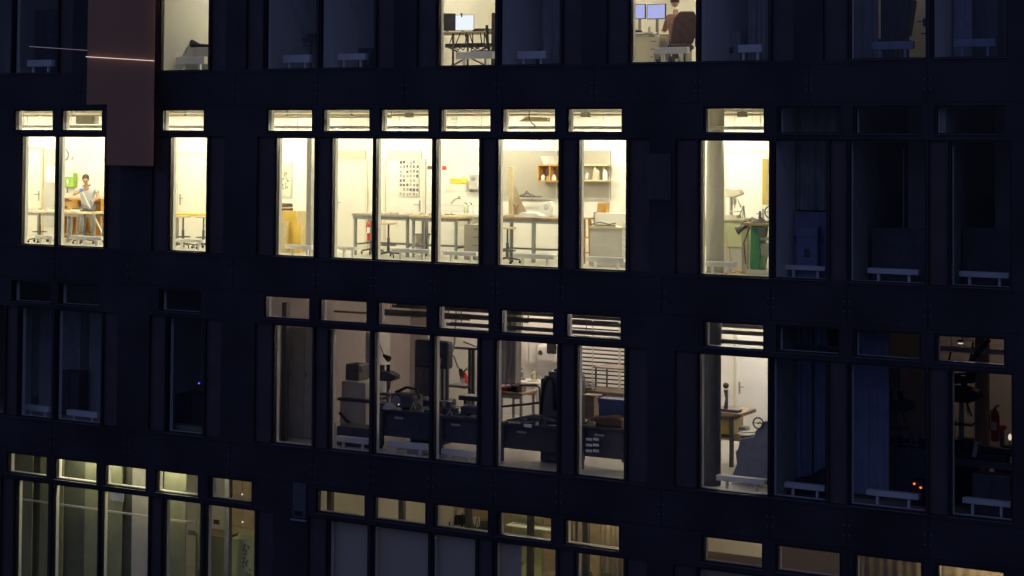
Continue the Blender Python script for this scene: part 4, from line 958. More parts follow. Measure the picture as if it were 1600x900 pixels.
# black chair office (blue)
off_lamp(-9.9, 3.9, tube_mat((1,.84,.60),16), .5, 'weak tube lamp hidden above the top edge in the office with the black chair')
curtain(ax(1329,1.7,40), ax(1372,1.7,40), 1.7, F1+.1, F1+3.2, 'curt', 'dark blue curtain left of the black office chair', .03, 3)
cabinet(ax(1376,2.2,40), ax(1404,2.2,40), 2.2, 2.6, F1, 1.95, 'tall dark cabinet behind the black office chair', 'navy', doors=1)
t = thing('office_chair', 'black high backed office chair seen from the side in the blue tinted office', 'chair', (ax(1398,1.3,60),1.35,F1))
MB().box(-.26,.22,-.24,.24,.44,.52).build('seat','black',t,bevel=.03)
MB().prism([(.02,.50),(.24,.58),(.34,1.22),(.26,1.26),(.16,1.24),(.08,.85)],-.22,.22).build('backrest','black',t,bevel=.03)
MB().bar((.12,-.26,.44),(.28,-.26,.66),.03).box(.0,.34,-.29,-.23,.66,.69).bar((.30,-.26,.15),(.31,-.26,.66),.035).build('armrest','black',t); MB().cyl(0,0,.1,.44,.03).build('column','dgrey',t)
for k in range(5):
    a_=k*2*math.pi/5+.2; MB().tube([(0,0,.12),(.3*math.cos(a_),.3*math.sin(a_),.05)],[.03,.02],6).ball((.3*math.cos(a_),.3*math.sin(a_),.032),.03).build('leg','dgrey',t)
t = thing('camera_stand', 'small dark device on arms at the right edge behind the black office chair', 'device', (ax(1446,1.6,35),1.6,at(1446,35,1.6).z))
MB().box(-.03,.08,-.05,.05,-.07,.07).bar((-.15,0,.02),(-.02,0,.02),.015).bar((-.08,0,-.2),(.0,0,-.2),.02).bar((.02,0,-.4),(.02,0,-.07),.02).build('body','black',t)
curtain(ax(1490,1.1,40), ax(1518,1.1,40), 1.1, F1+.1, F1+3.2, 'curt', 'blue curtain strip in the top right window', .02, 2)
cabinet(ax(1522,1.5,40), ax(1560,1.5,40), 1.5, 1.9, F1, 1.55, 'dark cabinet right of the blue curtain strip', 'navy', doors=2)
# far left dim offices
cabinet(ax(55,1.8,40), ax(86,1.8,40), 1.8, 2.3, F1, 1.7, 'dark cabinet in the dim top window furthest left', 'navy')
a = rect(200, 226, 33, 55, 2.5); tag(MB().box(a[0],a[1],2.5,2.52,a[2],a[3]).bar(((a[0]+a[1])/2,2.51,F1+.003),((a[0]+a[1])/2,2.51,a[2]),.04).build('notice_board','brown'),'brownish red notice board on a post in the reddish top window','board')
off_lamp(-27.0, 3.4, tube_mat((1.0,.45,.3),.55), .8, 'weak warm lamp hidden above the reddish top window')

# =================================================================== STOREY 3 (workshop lit from far inside)
F3 = -H
backwall(3, XL+.2, -27.6, 3.0); backwall(3, -27.6, -23.0, 3.0); backwall(3, -23.0, ax(668,6.6,600), 6.6, 'dimwall'); backwall(3, ax(668,6.6,600), -12.0, 6.6); backwall(3, -12.0, XR-.2, 6.6)  # left stretch of the rear wall has its dim light in the colour
part(3, -27.0+.55, 3.0); part(3, -23.0, 6.6, 'dimwall'); part(3, -11.322, 6.6, 'gcurt', t=.09)  # workshop's left partition darkened likewise to imitate weak light
bl(MB().bar((ax(1462,.5,600),.5,F3+1.72),(ax(1462,6.5,600),6.5,F3+1.72),.08,3.38),'partition_or_added_wall','dgrey')  # added slanting wall along the sight line, keeps warm room's glow from dim window
LT3 = tube_mat((1.0, .82, .71), 76.0); LT3s = tube_mat((1.0, .80, .74), 2.0)
G3 = 'tube lamps deep in the machine workshop'
for px, lb in ((742,'behind the metal frame rack'), (850,'before the wash basin'), (960,'before the slatted blind')): lamp(ax(px, 5.3, 560), 5.3, F3+3.2, 1.4, LT3, 'tube lamp hidden under the workshop ceiling '+lb, .2)
lamp(-22.0, 5.2, F3+3.2, 1.2, LT3s, 'weak tube lamp at the dark left end of the machine workshop', .2)
lamp(ax(1165,5.0,560), 5.0, F3+3.2, 1.4, tube_mat((1.0,.90,.80),190), 'second tube lamp above the white door with the lever handle', .2)
lamp(ax(1165,2.6,560), 2.6, F3+3.2, 1.4, tube_mat((1.0,.88,.76),60), 'tube lamp lighting the white door with the lever handle', .2)
# transoms: dark cable trays
for k,(Y,z,lb) in enumerate(((1.1,2.62,'lowest front'),(1.6,2.74,'second'),(2.2,2.80,'third'),(2.9,2.86,'rear'))):
    cable_tray(-20.6 if k else -18.6, -10.0, Y, F3+z, 3, lb+' dark slotted cable tray under the ceiling of the machine workshop', 'dgrey', .16)
pipe([(-20.8,1.9,F3+2.70),(-17.2,1.9,F3+2.70),(-17.2,1.9,F3+2.86),(-14.5,1.9,F3+2.86)], .03, 'dgrey', 'dark pipe stepping up under the ceiling of the machine workshop')
pipe([(-22.2,2.3,F3+2.62),(-18.8,2.3,F3+2.62)], .025, 'tan', 'brown pipe in the dim top windows of the machine workshop')
def radd(px0, px1, y0, y1, who, Y=.6, s=3, m='white'):
    ym=(y0+y1)/2; a=at(px0,ym-4,Y); b=at(px1,ym-4,Y); c=at((px0+px1)/2,ym+4.5,Y); zt=(a.z+b.z)/2
    return radiator((a.x+b.x)/2, Y, FL[s], b.x-a.x, 'white low radiator %s'%who, h=max(.08,zt-c.z), top=zt-FL[s], m=m)
radd(41,79,634,641,'in the dark window with the narrow pillar shapes, left of two')
radd(107,155,642,650,'in the dark window with the narrow pillar shapes, right of two')
radd(527,577,684,690,'in front of the beige machine case')
radd(607,669,692,699,'in front of the bench drill silhouettes')
radd(692,743,704,710,'below the dark blue screen on its frame')
radd(1121,1197,744,754,'in front of the covered machine by the white door')
radd(1227,1290,756,763,'below the blue curtains')
radd(1355,1437,768,776,'above the orange indicator lights')
radd(1505,1580,778,790,'below the red extinguisher at the far right')
# left dark rooms
for k,(a_,b_,m_) in enumerate(((33,50,'gcurt'),(62,81,'gcurt'),(91,126,'gcurt'),(140,158,'gcurt'))):
    x0=ax(a_,1.6,580); x1=ax(b_,1.6,580)
    t = thing('partition_screen', ('narrow grey screen at the far left edge','narrow grey screen right of the far left one','wide grey screen left of the dark gap','narrow grey screen at the right edge')[k]+' of the dark paired windows', 'screen', ((x0+x1)/2,1.6,F3)); w_=(x1-x0)/2
    MB().box(-w_,w_,-.02,.02,.05,2.5).build('panel',m_,t); MB().box(-w_,w_,-.03,.03,.003,.05).box(-w_,w_,-.03,.03,2.5,2.54).build('rail','dgrey',t)
cabinet(ax(95,1.2,600), ax(124,1.2,600), 1.2,1.5,F3,1.0,'low grey cabinet before the wide grey screen','dgrey')
# narrow window with blue led
t = thing('blue_post', 'pale blue vertical strip standing in the narrow dark window', 'post', (ax(266,.7,580),.75,F3)); MB().box(-.035,.035,-.05,.05,.003,2.5).build('post','curt',t)
MB().box(-.06,.06,-.07,.07,.003,.02).build('foot','grey',t)
cabinet(ax(276,1.0,610), ax(325,1.0,610), 1.0,1.6,F3,at(300,617,1.0).z-F3,'grey cabinet under the small blue light','dgrey')
x0=ax(312,1.05,600); tag(MB().box(x0-.10,x0+.12,1.02,1.2,at(313,606,1.05).z,at(313,606,1.05).z+.03).build('keyboard','dgrey'),'small dark device lying near the blue light','device')
tag(MB().ball((x0+.02,1.0,at(313,599,1.0).z),.022,.015,.015).build('indicator_light','ledb'),'tiny blue indicator light in the narrow dark window','light')
tag(MB().box(ax(266,.5,660),ax(330,.5,660),.4,.62,F3+.003,F3+.20).build('floor_box','olive'),'low olive plinth on the floor of the narrow dark window','plinth')
# window d
cabinet(ax(452,1.3,600), ax(500,1.3,600), 1.3,1.7,F3,2.35,'tall blue grey cupboard in the dim window at the left end of the workshop','gcurt')
x0=ax(445,.9,600); tag(MB().box(x0-.06,x0+.06,.85,.97,F3+.003,F3+2.9).build('dark_post','dgrey'),'dark square post left of the tall blue grey cupboard','post')
# e : beige machine case
a = rect(531,571,597,664,2.3)
t = thing('machine_case', 'beige machine case with dark motor on top in the dim workshop', 'machine', ((a[0]+a[1])/2,2.7,F3)); w_=(a[1]-a[0])/2; h_=a[3]-F3
MB().box(-w_,w_,-.4,.4,.003,h_-.42).box(-w_+.02,w_-.02,-.38,.38,h_-.36,h_).build('case','lgrey',t,bevel=.02); MB().box(-w_-.05,w_+.1,-.42,.42,h_-.418,h_-.362).build('seam','dgrey',t)
MB().box(-w_,-w_+.35,-.2,.2,h_+.001,h_+.35).ball((-w_+.25,-.1,h_+.25),.13).build('motor','dgrey',t,bevel=.02)
pipe([(ax(531,1.9,645),1.9,at(531,645,1.9).z),(ax(541,1.8,657),1.8,at(541,657,1.8).z),(ax(556,1.8,668),1.8,at(556,668,1.8).z),(ax(580,1.8,671),1.8,at(580,671,1.8).z)],.035,'black','thick dark hose sagging from the beige machine case','hose','hose')
cabinet(ax(571,3.2,590),ax(590,3.2,590),3.2,3.7,F3,2.1,'pale upright locker right of the beige machine case','lgrey',doors=1)
cabinet(ax(527,1.0,672),ax(580,1.0,672),1.0,1.5,F3,at(550,668,1.0).z-F3,'low dark blue chest before the beige machine case','navy')
# bench row behind windows f,g,h,i
def nbench(px0,px1,pyt,label,Y=1.1,dep=.7,m='navy',top='navy'):
    x0=ax(px0,Y,pyt); x1=ax(px1,Y,pyt); zt=at((px0+px1)/2,pyt,Y).z-F3
    t = thing('workbench',label,'workbench',((x0+x1)/2,Y+dep/2,F3)); w=(x1-x0)/2
    MB().box(-w,w,-dep/2,dep/2,zt-.05,zt).build('top',top,t,bevel=.006)
    MB().box(-w+.04,w-.04,-dep/2+.12,dep/2-.05,.25,zt-.052).build('drawer_block',m,t)
    for sx in (-1,1): MB().box(sx*(w-.05)-.03,sx*(w-.05)+.03,-dep/2+.03,-dep/2+.09,.003,zt-.05).build('leg','dgrey',t)
    MB().box(-w*.5,-w*.5+.2,-dep/2+.105,-dep/2+.118,zt-.2,zt-.16).build('label_plate','lgrey',t)
    return x0,x1,zt+F3
nb1=nbench(590,680,642,'dark blue workbench under the bench drill silhouettes')
nb2=nbench(684,752,652,'dark blue workbench below the dark screen and the goose neck lamp')
nb3=nbench(779,880,664,'dark workbench with a white label in front of the wash basin')
nb4=nbench(904,990,668,'dark drawer bench with six pale labels before the slatted blind')
k_=MB()
for i in range(3):
    for j in range(2):
        b=rect(917+11*j,926+11*j,684+9*i,688+9*i,1.2); k_.box(b[0],b[1],1.155,1.17,b[2],b[3])
tag(k_.build('label_cards','paper'),'two columns of pale label cards on the dark drawer bench','labels')
b=rect(819,831,662.5,667.5,1.1); tag(MB().box(b[0],b[1],1.085,1.098,b[2],b[3]).build('label_card','paper'),'single white label card on the edge of the dark workbench by the basin','label')
def drillpress(px, zt, Y, s, label, m='dgrey', table_=True, flip=1):
    t = thing('drill_press',label,'drill',(ax(px,Y,620),Y,zt)); q=s
    MB().box(-.16*q,.16*q,-.14*q,.18*q,0,.06*q).build('foot',m,t,bevel=.01); MB().cyl(0,.08*q,.06*q,.75*q,.035*q).build('column','grey',t)
    MB().prism([(-.18*q,.58*q),(.14*q,.58*q),(.30*q,.64*q),(.28*q,.74*q),(.1*q,.80*q),(-.16*q,.80*q)] if flip>0 else [(.18*q,.58*q),(.16*q,.80*q),(-.1*q,.80*q),(-.28*q,.74*q),(-.30*q,.64*q),(-.14*q,.58*q)],-.11*q,.16*q).build('head',m,t,bevel=.02)
    MB().tube([(.12*flip*q,-.02,.40*q),(.12*flip*q,-.02,.58*q)],[.012,.035*q]).build('chuck','steel',t)
    MB().box(-.14*q,.2*q,-.14*q,.06*q,.26*q,.30*q).build('table',m,t)
    MB().tube([(.12*flip*q,-.12*q,.6*q),(.34*flip*q,-.16*q,.72*q)],.014).ball((.34*flip*q,-.16*q,.72*q),.03).tube([(.12*flip*q,-.12*q,.6*q),(.22*flip*q,-.2*q,.42*q)],.014).build('feed_lever',m,t)
    MB().box(-.2*flip*q-.08*q,-.2*flip*q+.08*q,-.05,.12*q,.80*q,.92*q).cyl(.06*q,0,.80*q,.95*q,.045*q).build('motor','black',t)
    return t
z1_=nb1[2]+.001
drillpress(603,z1_,1.45,.9,'dark bench drill silhouette with lever at the left of the machine workshop')
t=thing('engine_block','dark rounded engine like machine with a pale handwheel on the dark bench','machine',(ax(635,1.45,625),1.45,z1_))
MB().box(-.28,.30,-.2,.2,0,.30).build('body','dgrey',t,bevel=.06); MB().tube([(-.1,-.22,.17),(-.1,-.25,.17)],.10,20).build('cover','grey',t)
MB().lathe([(.15,.0),(.10,.10),(.03,.13)],-.24,-.26).build('funnel','lgrey',t); MB().tube([(-.26,0,.30),(.0,0,.42),(.26,0,.40),(.32,0,.2)],.03).build('guard','black',t)
tag(MB().ball((ax(623,1.2,632),1.2,at(623,632,1.2).z),.016).build('small_light','glint'),'tiny bright light point on the engine like machine','light')
t=thing('work_lamp','small dark lamp head hanging on an arm at the left of the machine workshop','lamp',(ax(608,2.5,558),2.5,at(608,558,2.5).z))
MB().tube([(-.35,0,.9),(-.28,0,.35),(-.12,0,.0)],.012).build('arm','dgrey',t); MB().tube([(-.14,0,.03),(.02,-.03,-.04)],[.03,.07],12).build('shade','black',t)
cabinet(ax(648,3.2,590),ax(676,3.2,590),3.2,3.6,F3,1.95,'tall dark cabinet behind the engine like machine','dgrey',doors=2)
pipe([(ax(640,1.5,520),3.4,F3+2.75),(ax(652,1.5,560),3.0,F3+2.0),(ax(655,1.5,600),2.6,F3+1.45)],.02,'grey','grey hose hanging behind the engine like machine','hose','hose')
k_=thing('parts_bin','shallow pale bin with parts on the floor under the dark workbench','bin',(ax(650,.95,679),1.0,F3)); MB().box(-.18,.25,-.1,.1,.003,.02).box(-.18,.25,-.1,-.09,.02,.14).box(-.18,.25,.09,.1,.02,.14).box(-.18,-.17,-.09,.09,.02,.14).box(.24,.25,-.09,.09,.02,.14).build('tray','lgrey',k_); MB().ball((0,0,.1),.12,.06,.05).build('parts','grey',k_)
# g: big screen, frame, lamp, extinguisher
b=rect(651,704.5,531,575,2.4)
t=thing('machine_guard','large dark blue screen with rounded corners on a metal frame','machine',((b[0]+b[1])/2,2.4,F3)); w_=(b[1]-b[0])/2
MB().box(-w_,w_,-.12,.12,b[2]-F3,b[3]-F3).build('screen','navy',t,bevel=.06)
for sx in (.55,.80): MB().box(w_*sx-.03,w_*sx+.03,-.03,.03,.9,b[2]-F3).build('post','dgrey',t)
MB().box(-w_,w_*1.0,-.25,.25,.003,.9).build('base','navy',t,bevel=.02)
b=rect(706,748,546,612,3.4)
t=thing('frame_rack','tall grey metal frame rack behind the red extinguisher','frame',((b[0]+b[1])/2,3.4,F3)); w_=(b[1]-b[0])/2
zt=b[3]-F3
for q in (.35,.62): MB().box(w_*q-.03,w_*q+.03,-.03,.03,.003,zt).build('post','dgrey',t)
MB().box(-w_,w_+.1,-.03,.03,zt,zt+.05).bar((-w_,.5,zt+.1),(w_,0,zt+.06),.03).box(-w_,w_*.4,-.2,.2,b[2]-F3+.1,b[2]-F3+.15).build('cross_beam','dgrey',t)
b=at(721,582,3.0)
t=thing('gooseneck_lamp','goose neck lamp with dark head curving down beside the frame rack','lamp',(b.x,3.0,b.z))
MB().tube([(-.50,0,.42),(-.35,0,.44),(-.18,0,.32),(-.10,0,.12),(-.02,0,.05)],.014).build('neck','dgrey',t); MB().tube([(-.03,0,.06),(.05,-.04,-.04)],[.04,.07],12).build('shade','black',t)
b=at(726,606,4.3); extinguisher((b.x,4.3,b.z-.02),'red fire extinguisher hanging near the goose neck lamp',.40)
t=thing('toolbox','dark box with raised lid on the workbench below the extinguisher','box',(ax(737,1.5,635),1.5,nb2[2]+.001)); MB().box(-.18,.30,-.15,.15,0,.18).build('body','dgrey',t,bevel=.02); MB().box(-.22,.32,-.17,.17,.30,.40).box(-.20,-.14,.0,.15,.18,.30).build('lid','black',t,bevel=.02); MB().box(-.1,.3,-.16,-.152,.20,.23).build('bright_edge','lgrey',t)
t=thing('vise','dark machine vice on the left end of the screen bench','vice',(ax(700,1.4,640),1.4,nb2[2]+.001)); MB().box(-.2,.2,-.1,.1,0,.12).box(-.2,-.1,-.1,.1,.12,.25).box(.0,.1,-.1,.1,.12,.25).build('body','dgrey',t,bevel=.01); MB().bar((.1,0,.16),(.35,0,.16),.03).build('spindle','steel',t)
pipe([(ax(687,1.8,600),1.8,at(687,560,1.8).z),(ax(682,1.5,600),1.5,at(682,600,1.5).z),(ax(680,1.3,600),1.3,at(680,630,1.3).z)],.03,'dgrey','dark hose at the left edge beside the dark blue screen','hose','hose')
# h: basin etc
b=rect(803,842,595,607,5.2)
bx0=ax(802,5.2,598); bx1=ax(842,5.2,598); bz=at(820,597,5.2).z
t=thing('wash_basin','white wash basin with tap below the white dispenser','basin',((bx0+bx1)/2,5.5,bz)); w_=(bx1-bx0)/2
MB().box(-w_,w_,-.3,.3,-.05,0).prism([(-w_+.05,-.05),(w_-.05,-.05),(w_-.18,-.22),(-w_+.18,-.22)],-.24,.3).build('bowl','white',t,bevel=.02)
MB().tube([(0,.2,0),(0,.2,.16),(-.02,.0,.18),(-.02,-.04,.12)],.018).ball((.08,.2,.06),.04).build('tap','steel',t); MB().tube([(.05,.1,-.22),(.05,.15,-.5),(.05,.3,-.55)],.03).build('drain','steel',t)
for k,px in enumerate((815,833)):
    tag(MB().lathe([(.05,0),(.055,.16),(.025,.2),(.02,.26)],0,0,10).build('soap_bottle',('grey','mint')[k]),('dark soap bottle at the left of the basin tap','pale soap bottle at the right of the basin tap')[k],'bottle').location=(ax(px,5.6,590),5.62,bz+.002)
b=rect(797,834,560,650,6.55); flat('splash_tiles',(b[0]-.3,b[1]+1.0),6.6,b[2],b[3]-.1,'tile','pale tiled splash wall behind the wash basin','tiles',.02)
b=rect(840,869,539,566,6.3)
t=thing('towel_dispenser','white rounded towel dispenser above the wash basin','dispenser',((b[0]+b[1])/2,6.35,b[2])); w_=(b[1]-b[0])/2
MB().box(-w_,w_,-.12,.22,0,b[3]-b[2]).build('body','white',t,bevel=.06); MB().ball((-w_*.55,-.12,(b[3]-b[2])*.55),.06,.02,.06).build('lock','dgrey',t)
b=rect(856,868,539,553,6.1); t=thing('hanging_bag','small black bag hanging in front of the white towel dispenser','bag',((b[0]+b[1])/2,6.1,b[2])); MB().box(-.12,.12,-.04,.04,0,.3).build('bag','black',t,bevel=.03); MB().bar((0,0,.3),(0,.1,.42),.015).build('strap','black',t)
for k,px in enumerate((822,830)):
    b=rect(px-3.2,px+3.2,532,568,6.4); tag(MB().box(b[0],b[1],6.4,6.58,b[2],b[3]).box(b[0]+.02,b[1]-.02,6.39,6.399,b[2]+.05,b[3]-.1).build('wall_unit','white'),('left of two tall white wall units beside the towel dispenser','right of two tall white wall units beside the towel dispenser')[k],'unit')
curtain(ax(776,3.2,560),ax(812,3.2,560),3.2,F3+1.2,F3+3.1,'lgrey','grey beige curtain left of the wash basin',.05,4)
table(ax(777,2.6,618),ax(815,2.6,618),2.6,3.3,F3,at(800,614,2.6).z-F3,'low wooden work table with red tools left of the wash basin',top='tan',leg='board')
tb=at(800,614,2.6).z
for k,(px,m_,lb) in enumerate(((793,'red','red tool case at the left of the wooden work table'),(802,'grey','grey pile of tools in the middle of the wooden work table'),(809,'tan','brown wooden block at the right of the wooden work table'))):
    t=thing('tool_case' if k==0 else 'tools' if k==1 else 'block',lb,'tools',(ax(px,2.8,612),2.85,tb+.001)); MB().box(-.14,.12,-.1,.1,0,.08+.03*k).build('body',m_,t,bevel=.01); MB().tube([(-.08,0,.1),(-.04,0,.16),(.05,0,.15),(.08,0,.1)],.012).build('handle','dgrey',t)
pts=[(812,602),(838,602),(843,606),(844,640),(844,650)]
pipe([(ax(p,2.1,q),2.1,at(p,q,2.1).z) for p,q in pts],.022,'dgrey','bent grey tube frame in front of the wash basin','bent_tube','frame')
pipe([(ax(777,2.0,636),2.0,at(777,636,2.0).z),(ax(838,1.9,630),1.9,at(838,630,1.9).z),(ax(862,1.9,626),1.9,at(862,626,1.9).z)],.025,'dgrey','long grey bar running before the wooden work table','bar','bar')
pts=[(845,645),(847,620),(851,600),(856,591),(862,592),(866,600),(867,640)]
pipe([(ax(p,1.5,q),1.5,at(p,q,1.5).z) for p,q in pts],.035,'black','thick black hose arched over the machine right of the basin','hose','hose')
t=thing('lathe_machine','tall dark blue machine with ribbed top right of the wash basin','machine',(ax(868,1.7,640),1.75,F3)); zt=at(865,578,1.7).z-F3
MB().box(-.24,.5,-.25,.3,.003,zt-.16).build('body','navy',t,bevel=.03); MB().box(-.18,.5,-.2,.25,zt-.158,zt-.1).box(-.10,.5,-.18,.22,zt-.098,zt-.02).ball((.0,0,zt-.02),.07,.07,.05).build('head','dgrey',t,bevel=.01)
t=thing('metal_offcuts','heap of dark metal parts on the workbench by the basin','parts',(ax(840,1.4,655),1.4,nb3[2]+.001)); MB().tube([(-.5,0,.03),(-.1,0,.10),(.3,0,.08),(.55,0,.04)],[.03,.07,.08,.03]).box(-.2,.25,-.1,.1,0,.05).build('parts','dgrey',t); MB().bar((-.6,0,.03),(.1,-.05,.06),.03).build('rod','grey',t)
# i : slatted blind
b=rect(903,990,528,660,6.4)
t=thing('slatted_blind','white horizontal slatted blind behind the metal racks','blind',((b[0]+b[1])/2,6.4,F3)); w_=(b[1]-b[0])/2+.25
mb=MB()
for i in range(26):
    z=.75+i*.092; mb.box(-w_,w_,-.02,.02,z,z+.052)
mb.build('slats','white',t); MB().box(-w_*.35,-w_*.35+.03,-.03,-.022,.7,3.1).box(w_*.35,w_*.35+.05,-.03,-.022,.7,3.1).build('ladder_tape','lgrey',t); MB().box(-w_,w_,-.03,.03,3.12,3.2).build('head_rail','white',t)
bl(MB().box(b[0]-.2,b[1]+.2,6.5,6.52,F3+.4,F3+3.3),'dark_window','dgrey')
def rack(px0,px1,pyt,Y,label,m='tan'):
    x0=ax(px0,Y,pyt); x1=ax(px1,Y,pyt); zt=at((px0+px1)/2,pyt,Y).z-F3
    t=thing('rack_table',label,'table',((x0+x1)/2,Y+.3,F3)); w=(x1-x0)/2
    MB().box(-w,w,-.3,.3,zt-.03,zt).build('top',m,t)
    for sx in (-1,1):
        for sy in (-1,1): MB().bar((sx*(w-.04),sy*.26,.003),(sx*(w-.04),sy*.26,zt-.03),.03).build('leg','dgrey',t)
    return zt+F3
za=rack(927,985,575,2.9,'high rack table with brown top crossing the slatted blind'); zb=rack(905,975,612,2.2,'lower rack table with brown top in front of the slatted blind')
t=thing('clamp_tools','pile of pale tools on the lower rack table','tools',(ax(918,2.4,608),2.4,zb+.001)); MB().tube([(-.3,0,.05),(-.1,0,.14),(.1,0,.08)],.025).box(-.35,.15,-.08,.08,0,.04).bar((.1,0,.0),(.16,0,.16),.03).build('tools','lgrey',t)
t=thing('brown_pillar','brown wooden pillar stand under the lower rack table','stand',(ax(923,1.9,630),1.95,nb4[2]+.001)); MB().box(-.1,.1,-.1,.1,0,.45).box(-.16,.16,-.14,.14,.45,.48).build('stand','tan',t)
b=rect(943,978,621,650,1.8); crate('blue_crate',b[0],b[1]+.2,1.55,1.85,nb4[2]+.002,max(b[3],nb4[2]+.2),'blue','blue crate with a paper on the front, right of the lower rack table')
t=thing('dust_sheet','brown crumpled sheet lying on the dark drawer bench','cloth',(ax(948,1.4,655),1.4,nb4[2]+.001)); MB().prism([(-.35,0),(.42,0),(.40,.16),(.2,.21),(-.05,.17),(-.30,.14)],-.2,.1).build('sheet','brown',t,bevel=.04)
# j : white door
bl(MB().cyl(ax(1111,.95,650),1.0,F3+.002,F3+H-.41,.165,32),'round_column','navy')  # dark colour stands in for the shade on the column's near side
door(3, ax(1151,6.6,610), ax(1151,6.6,610)+.95, 6.6, h=2.25, m='white', frame='cream', hinge='r')
b=rect(1124,1144,655,697,3.0)
x0,x1=b[0],b[1]
t=drawers(x0-.4,x1,3.0,3.6,F3+.6,b[3]-F3-.62,'yellow drawer block hanging under the brown bench top by the white door',n=5,m='pale',front='yell',name='drawer_block')
zt=at(1145,646,2.8).z
t=thing('workbench','brown bench top with dark legs above the yellow drawers','workbench',((x0+x1)/2-.1,3.25,F3)); w_=(x1-x0)/2+.45
MB().box(-w_,w_-.1,-.45,.4,zt-F3-.07,zt-F3).build('top','tan',t,bevel=.005); MB().box(w_-.35,w_-.28,-.4,-.33,.003,zt-F3-.07).box(-w_+.1,-w_+.17,-.4,-.33,.003,zt-F3-.07).build('leg','dgrey',t); MB().box(w_-.9,w_-.1,-.3,.3,.5,.54).build('lower_shelf','beige',t)
t=thing('bench_tool','dark small press tool on the brown bench top','tool',(ax(1131,2.9,640),3.0,zt+.001)); MB().box(-.1,.3,-.1,.1,0,.05).tube([(.0,0,.05),(.02,0,.25),(.0,0,.42)],[.05,.03,.05]).ball((.0,0,.5),.06).build('tool','dgrey',t)
zz=at(1175,690,1.5).z-F3; x0=ax(1143,1.5,700); x1=ax(1205,1.5,700)
t=thing('covered_lathe','blue grey lathe with stepped outline and handwheel by the white door','machine',((x0+x1)/2,1.8,F3)); w_=(x1-x0)/2
z_=lambda px,py: (at(px,py,1.5).x-(x0+x1)/2, at(px,py,1.5).z-F3)
MB().prism([(-w_,.003),(w_,.003),z_(1203,659),z_(1190,659),z_(1186,670),z_(1180,672),z_(1177,682),z_(1155,686),z_(1153,698),z_(1152,702),z_(1148,706),z_(1150,725),z_(1144,740)],-.28,.3).build('body','curt',t,bevel=.02)
zq=z_(1185,661); MB().tube([(zq[0]+.10*math.cos(a*math.pi/8),-.31,zq[1]+.10*math.sin(a*math.pi/8)) for a in range(17)],.016,6).bar((zq[0]-.1,-.31,zq[1]),(zq[0]+.1,-.31,zq[1]),.016).bar((zq[0],-.31,zq[1]),(zq[0],-.2,zq[1]),.03).build('handwheel','dgrey',t)
zq=z_(1155,684); MB().bar((zq[0],-.2,zq[1]),(zq[0]+.35,-.2,zq[1]+.05),.04).bar((zq[0]-.05,-.1,zq[1]+.06),(zq[0]+.3,-.1,zq[1]+.10),.015).build('tool_post','dgrey',t)
zq=z_(1146,672); MB().prism([(zq[0]-.08,.9),(zq[0]+.12,.9),(zq[0]+.08,zq[1]),(zq[0]-.04,zq[1])],.1,.28).build('splash_guard','gcurt',t)
# k, l curtains
curtain(ax(1209,1.1,640),ax(1238,1.1,640),1.1,F3+.2,F3+3.2,'gcurt','grey blue curtain strip left in the blue curtained window',.03,2)
curtain(ax(1240,1.3,640),ax(1268,1.3,640),1.3,F3+.2,F3+3.2,'curt','deep blue curtain strip in the middle of the blue curtained window',.03,3)
curtain(ax(1271,1.2,640),ax(1292,1.2,640),1.2,F3+.2,F3+3.2,'curt','deep blue curtain strip at the right of the blue curtained window',.03,2)
t=thing('dark_heap','dark covered equipment below the blue curtains','equipment',(ax(1270,.95,730),.95,F3)); MB().prism([(-.35,.003),(.4,.003),(.4,.62),(.15,.5),(-.05,.34),(-.3,.3)],-.12,.12).build('cover','black',t,bevel=.04); MB().box(-.35,.38,-.14,.14,.003,.04).build('base','dgrey',t)
curtain(ax(1328,1.1,660),ax(1389,1.1,660),1.1,F3+.1,F3+3.3,'curt','wide blue curtain covering the left half of the window with orange lights',.02,5)
drillpress(1402,F3+.9,2.0,1.0,'dark machine head behind the blue curtain edge','dgrey')
cabinet(ax(1392,1.5,690),ax(1450,1.5,690),1.6,2.3,F3,.9,'dark blue machine cabinet with orange indicator lights','navy')
for k,(px,py) in enumerate(((1428.5,756),(1438.5,762))):
    o=tag(MB().ball((0,0,0),.022,.015,.018).build('indicator_light','ledr'),('left and higher of two orange indicator lights','right and lower of two orange indicator lights')[k],'light'); p=at(px,py,1.0); o.location=p
tag(MB().box(ax(1424,1.02,758),ax(1442,1.02,758),1.03,1.2,F3+.003,at(1433,750,1.02).z).box(ax(1424,1.02,758)+.02,ax(1442,1.02,758)-.02,1.02,1.029,F3+.2,F3+.3).build('control_box','black'),'low black control box carrying the orange indicator lights','box')
b=rect(1389,1405,575,645,3.4); tag(MB().box(b[0],b[1],3.4,3.45,F3+.9,b[3]).box(b[0]-.03,b[0],3.38,3.47,F3+.003,b[3]).build('glass_screen','board'),'brownish upright sheet seen right of the wide blue curtain','sheet')
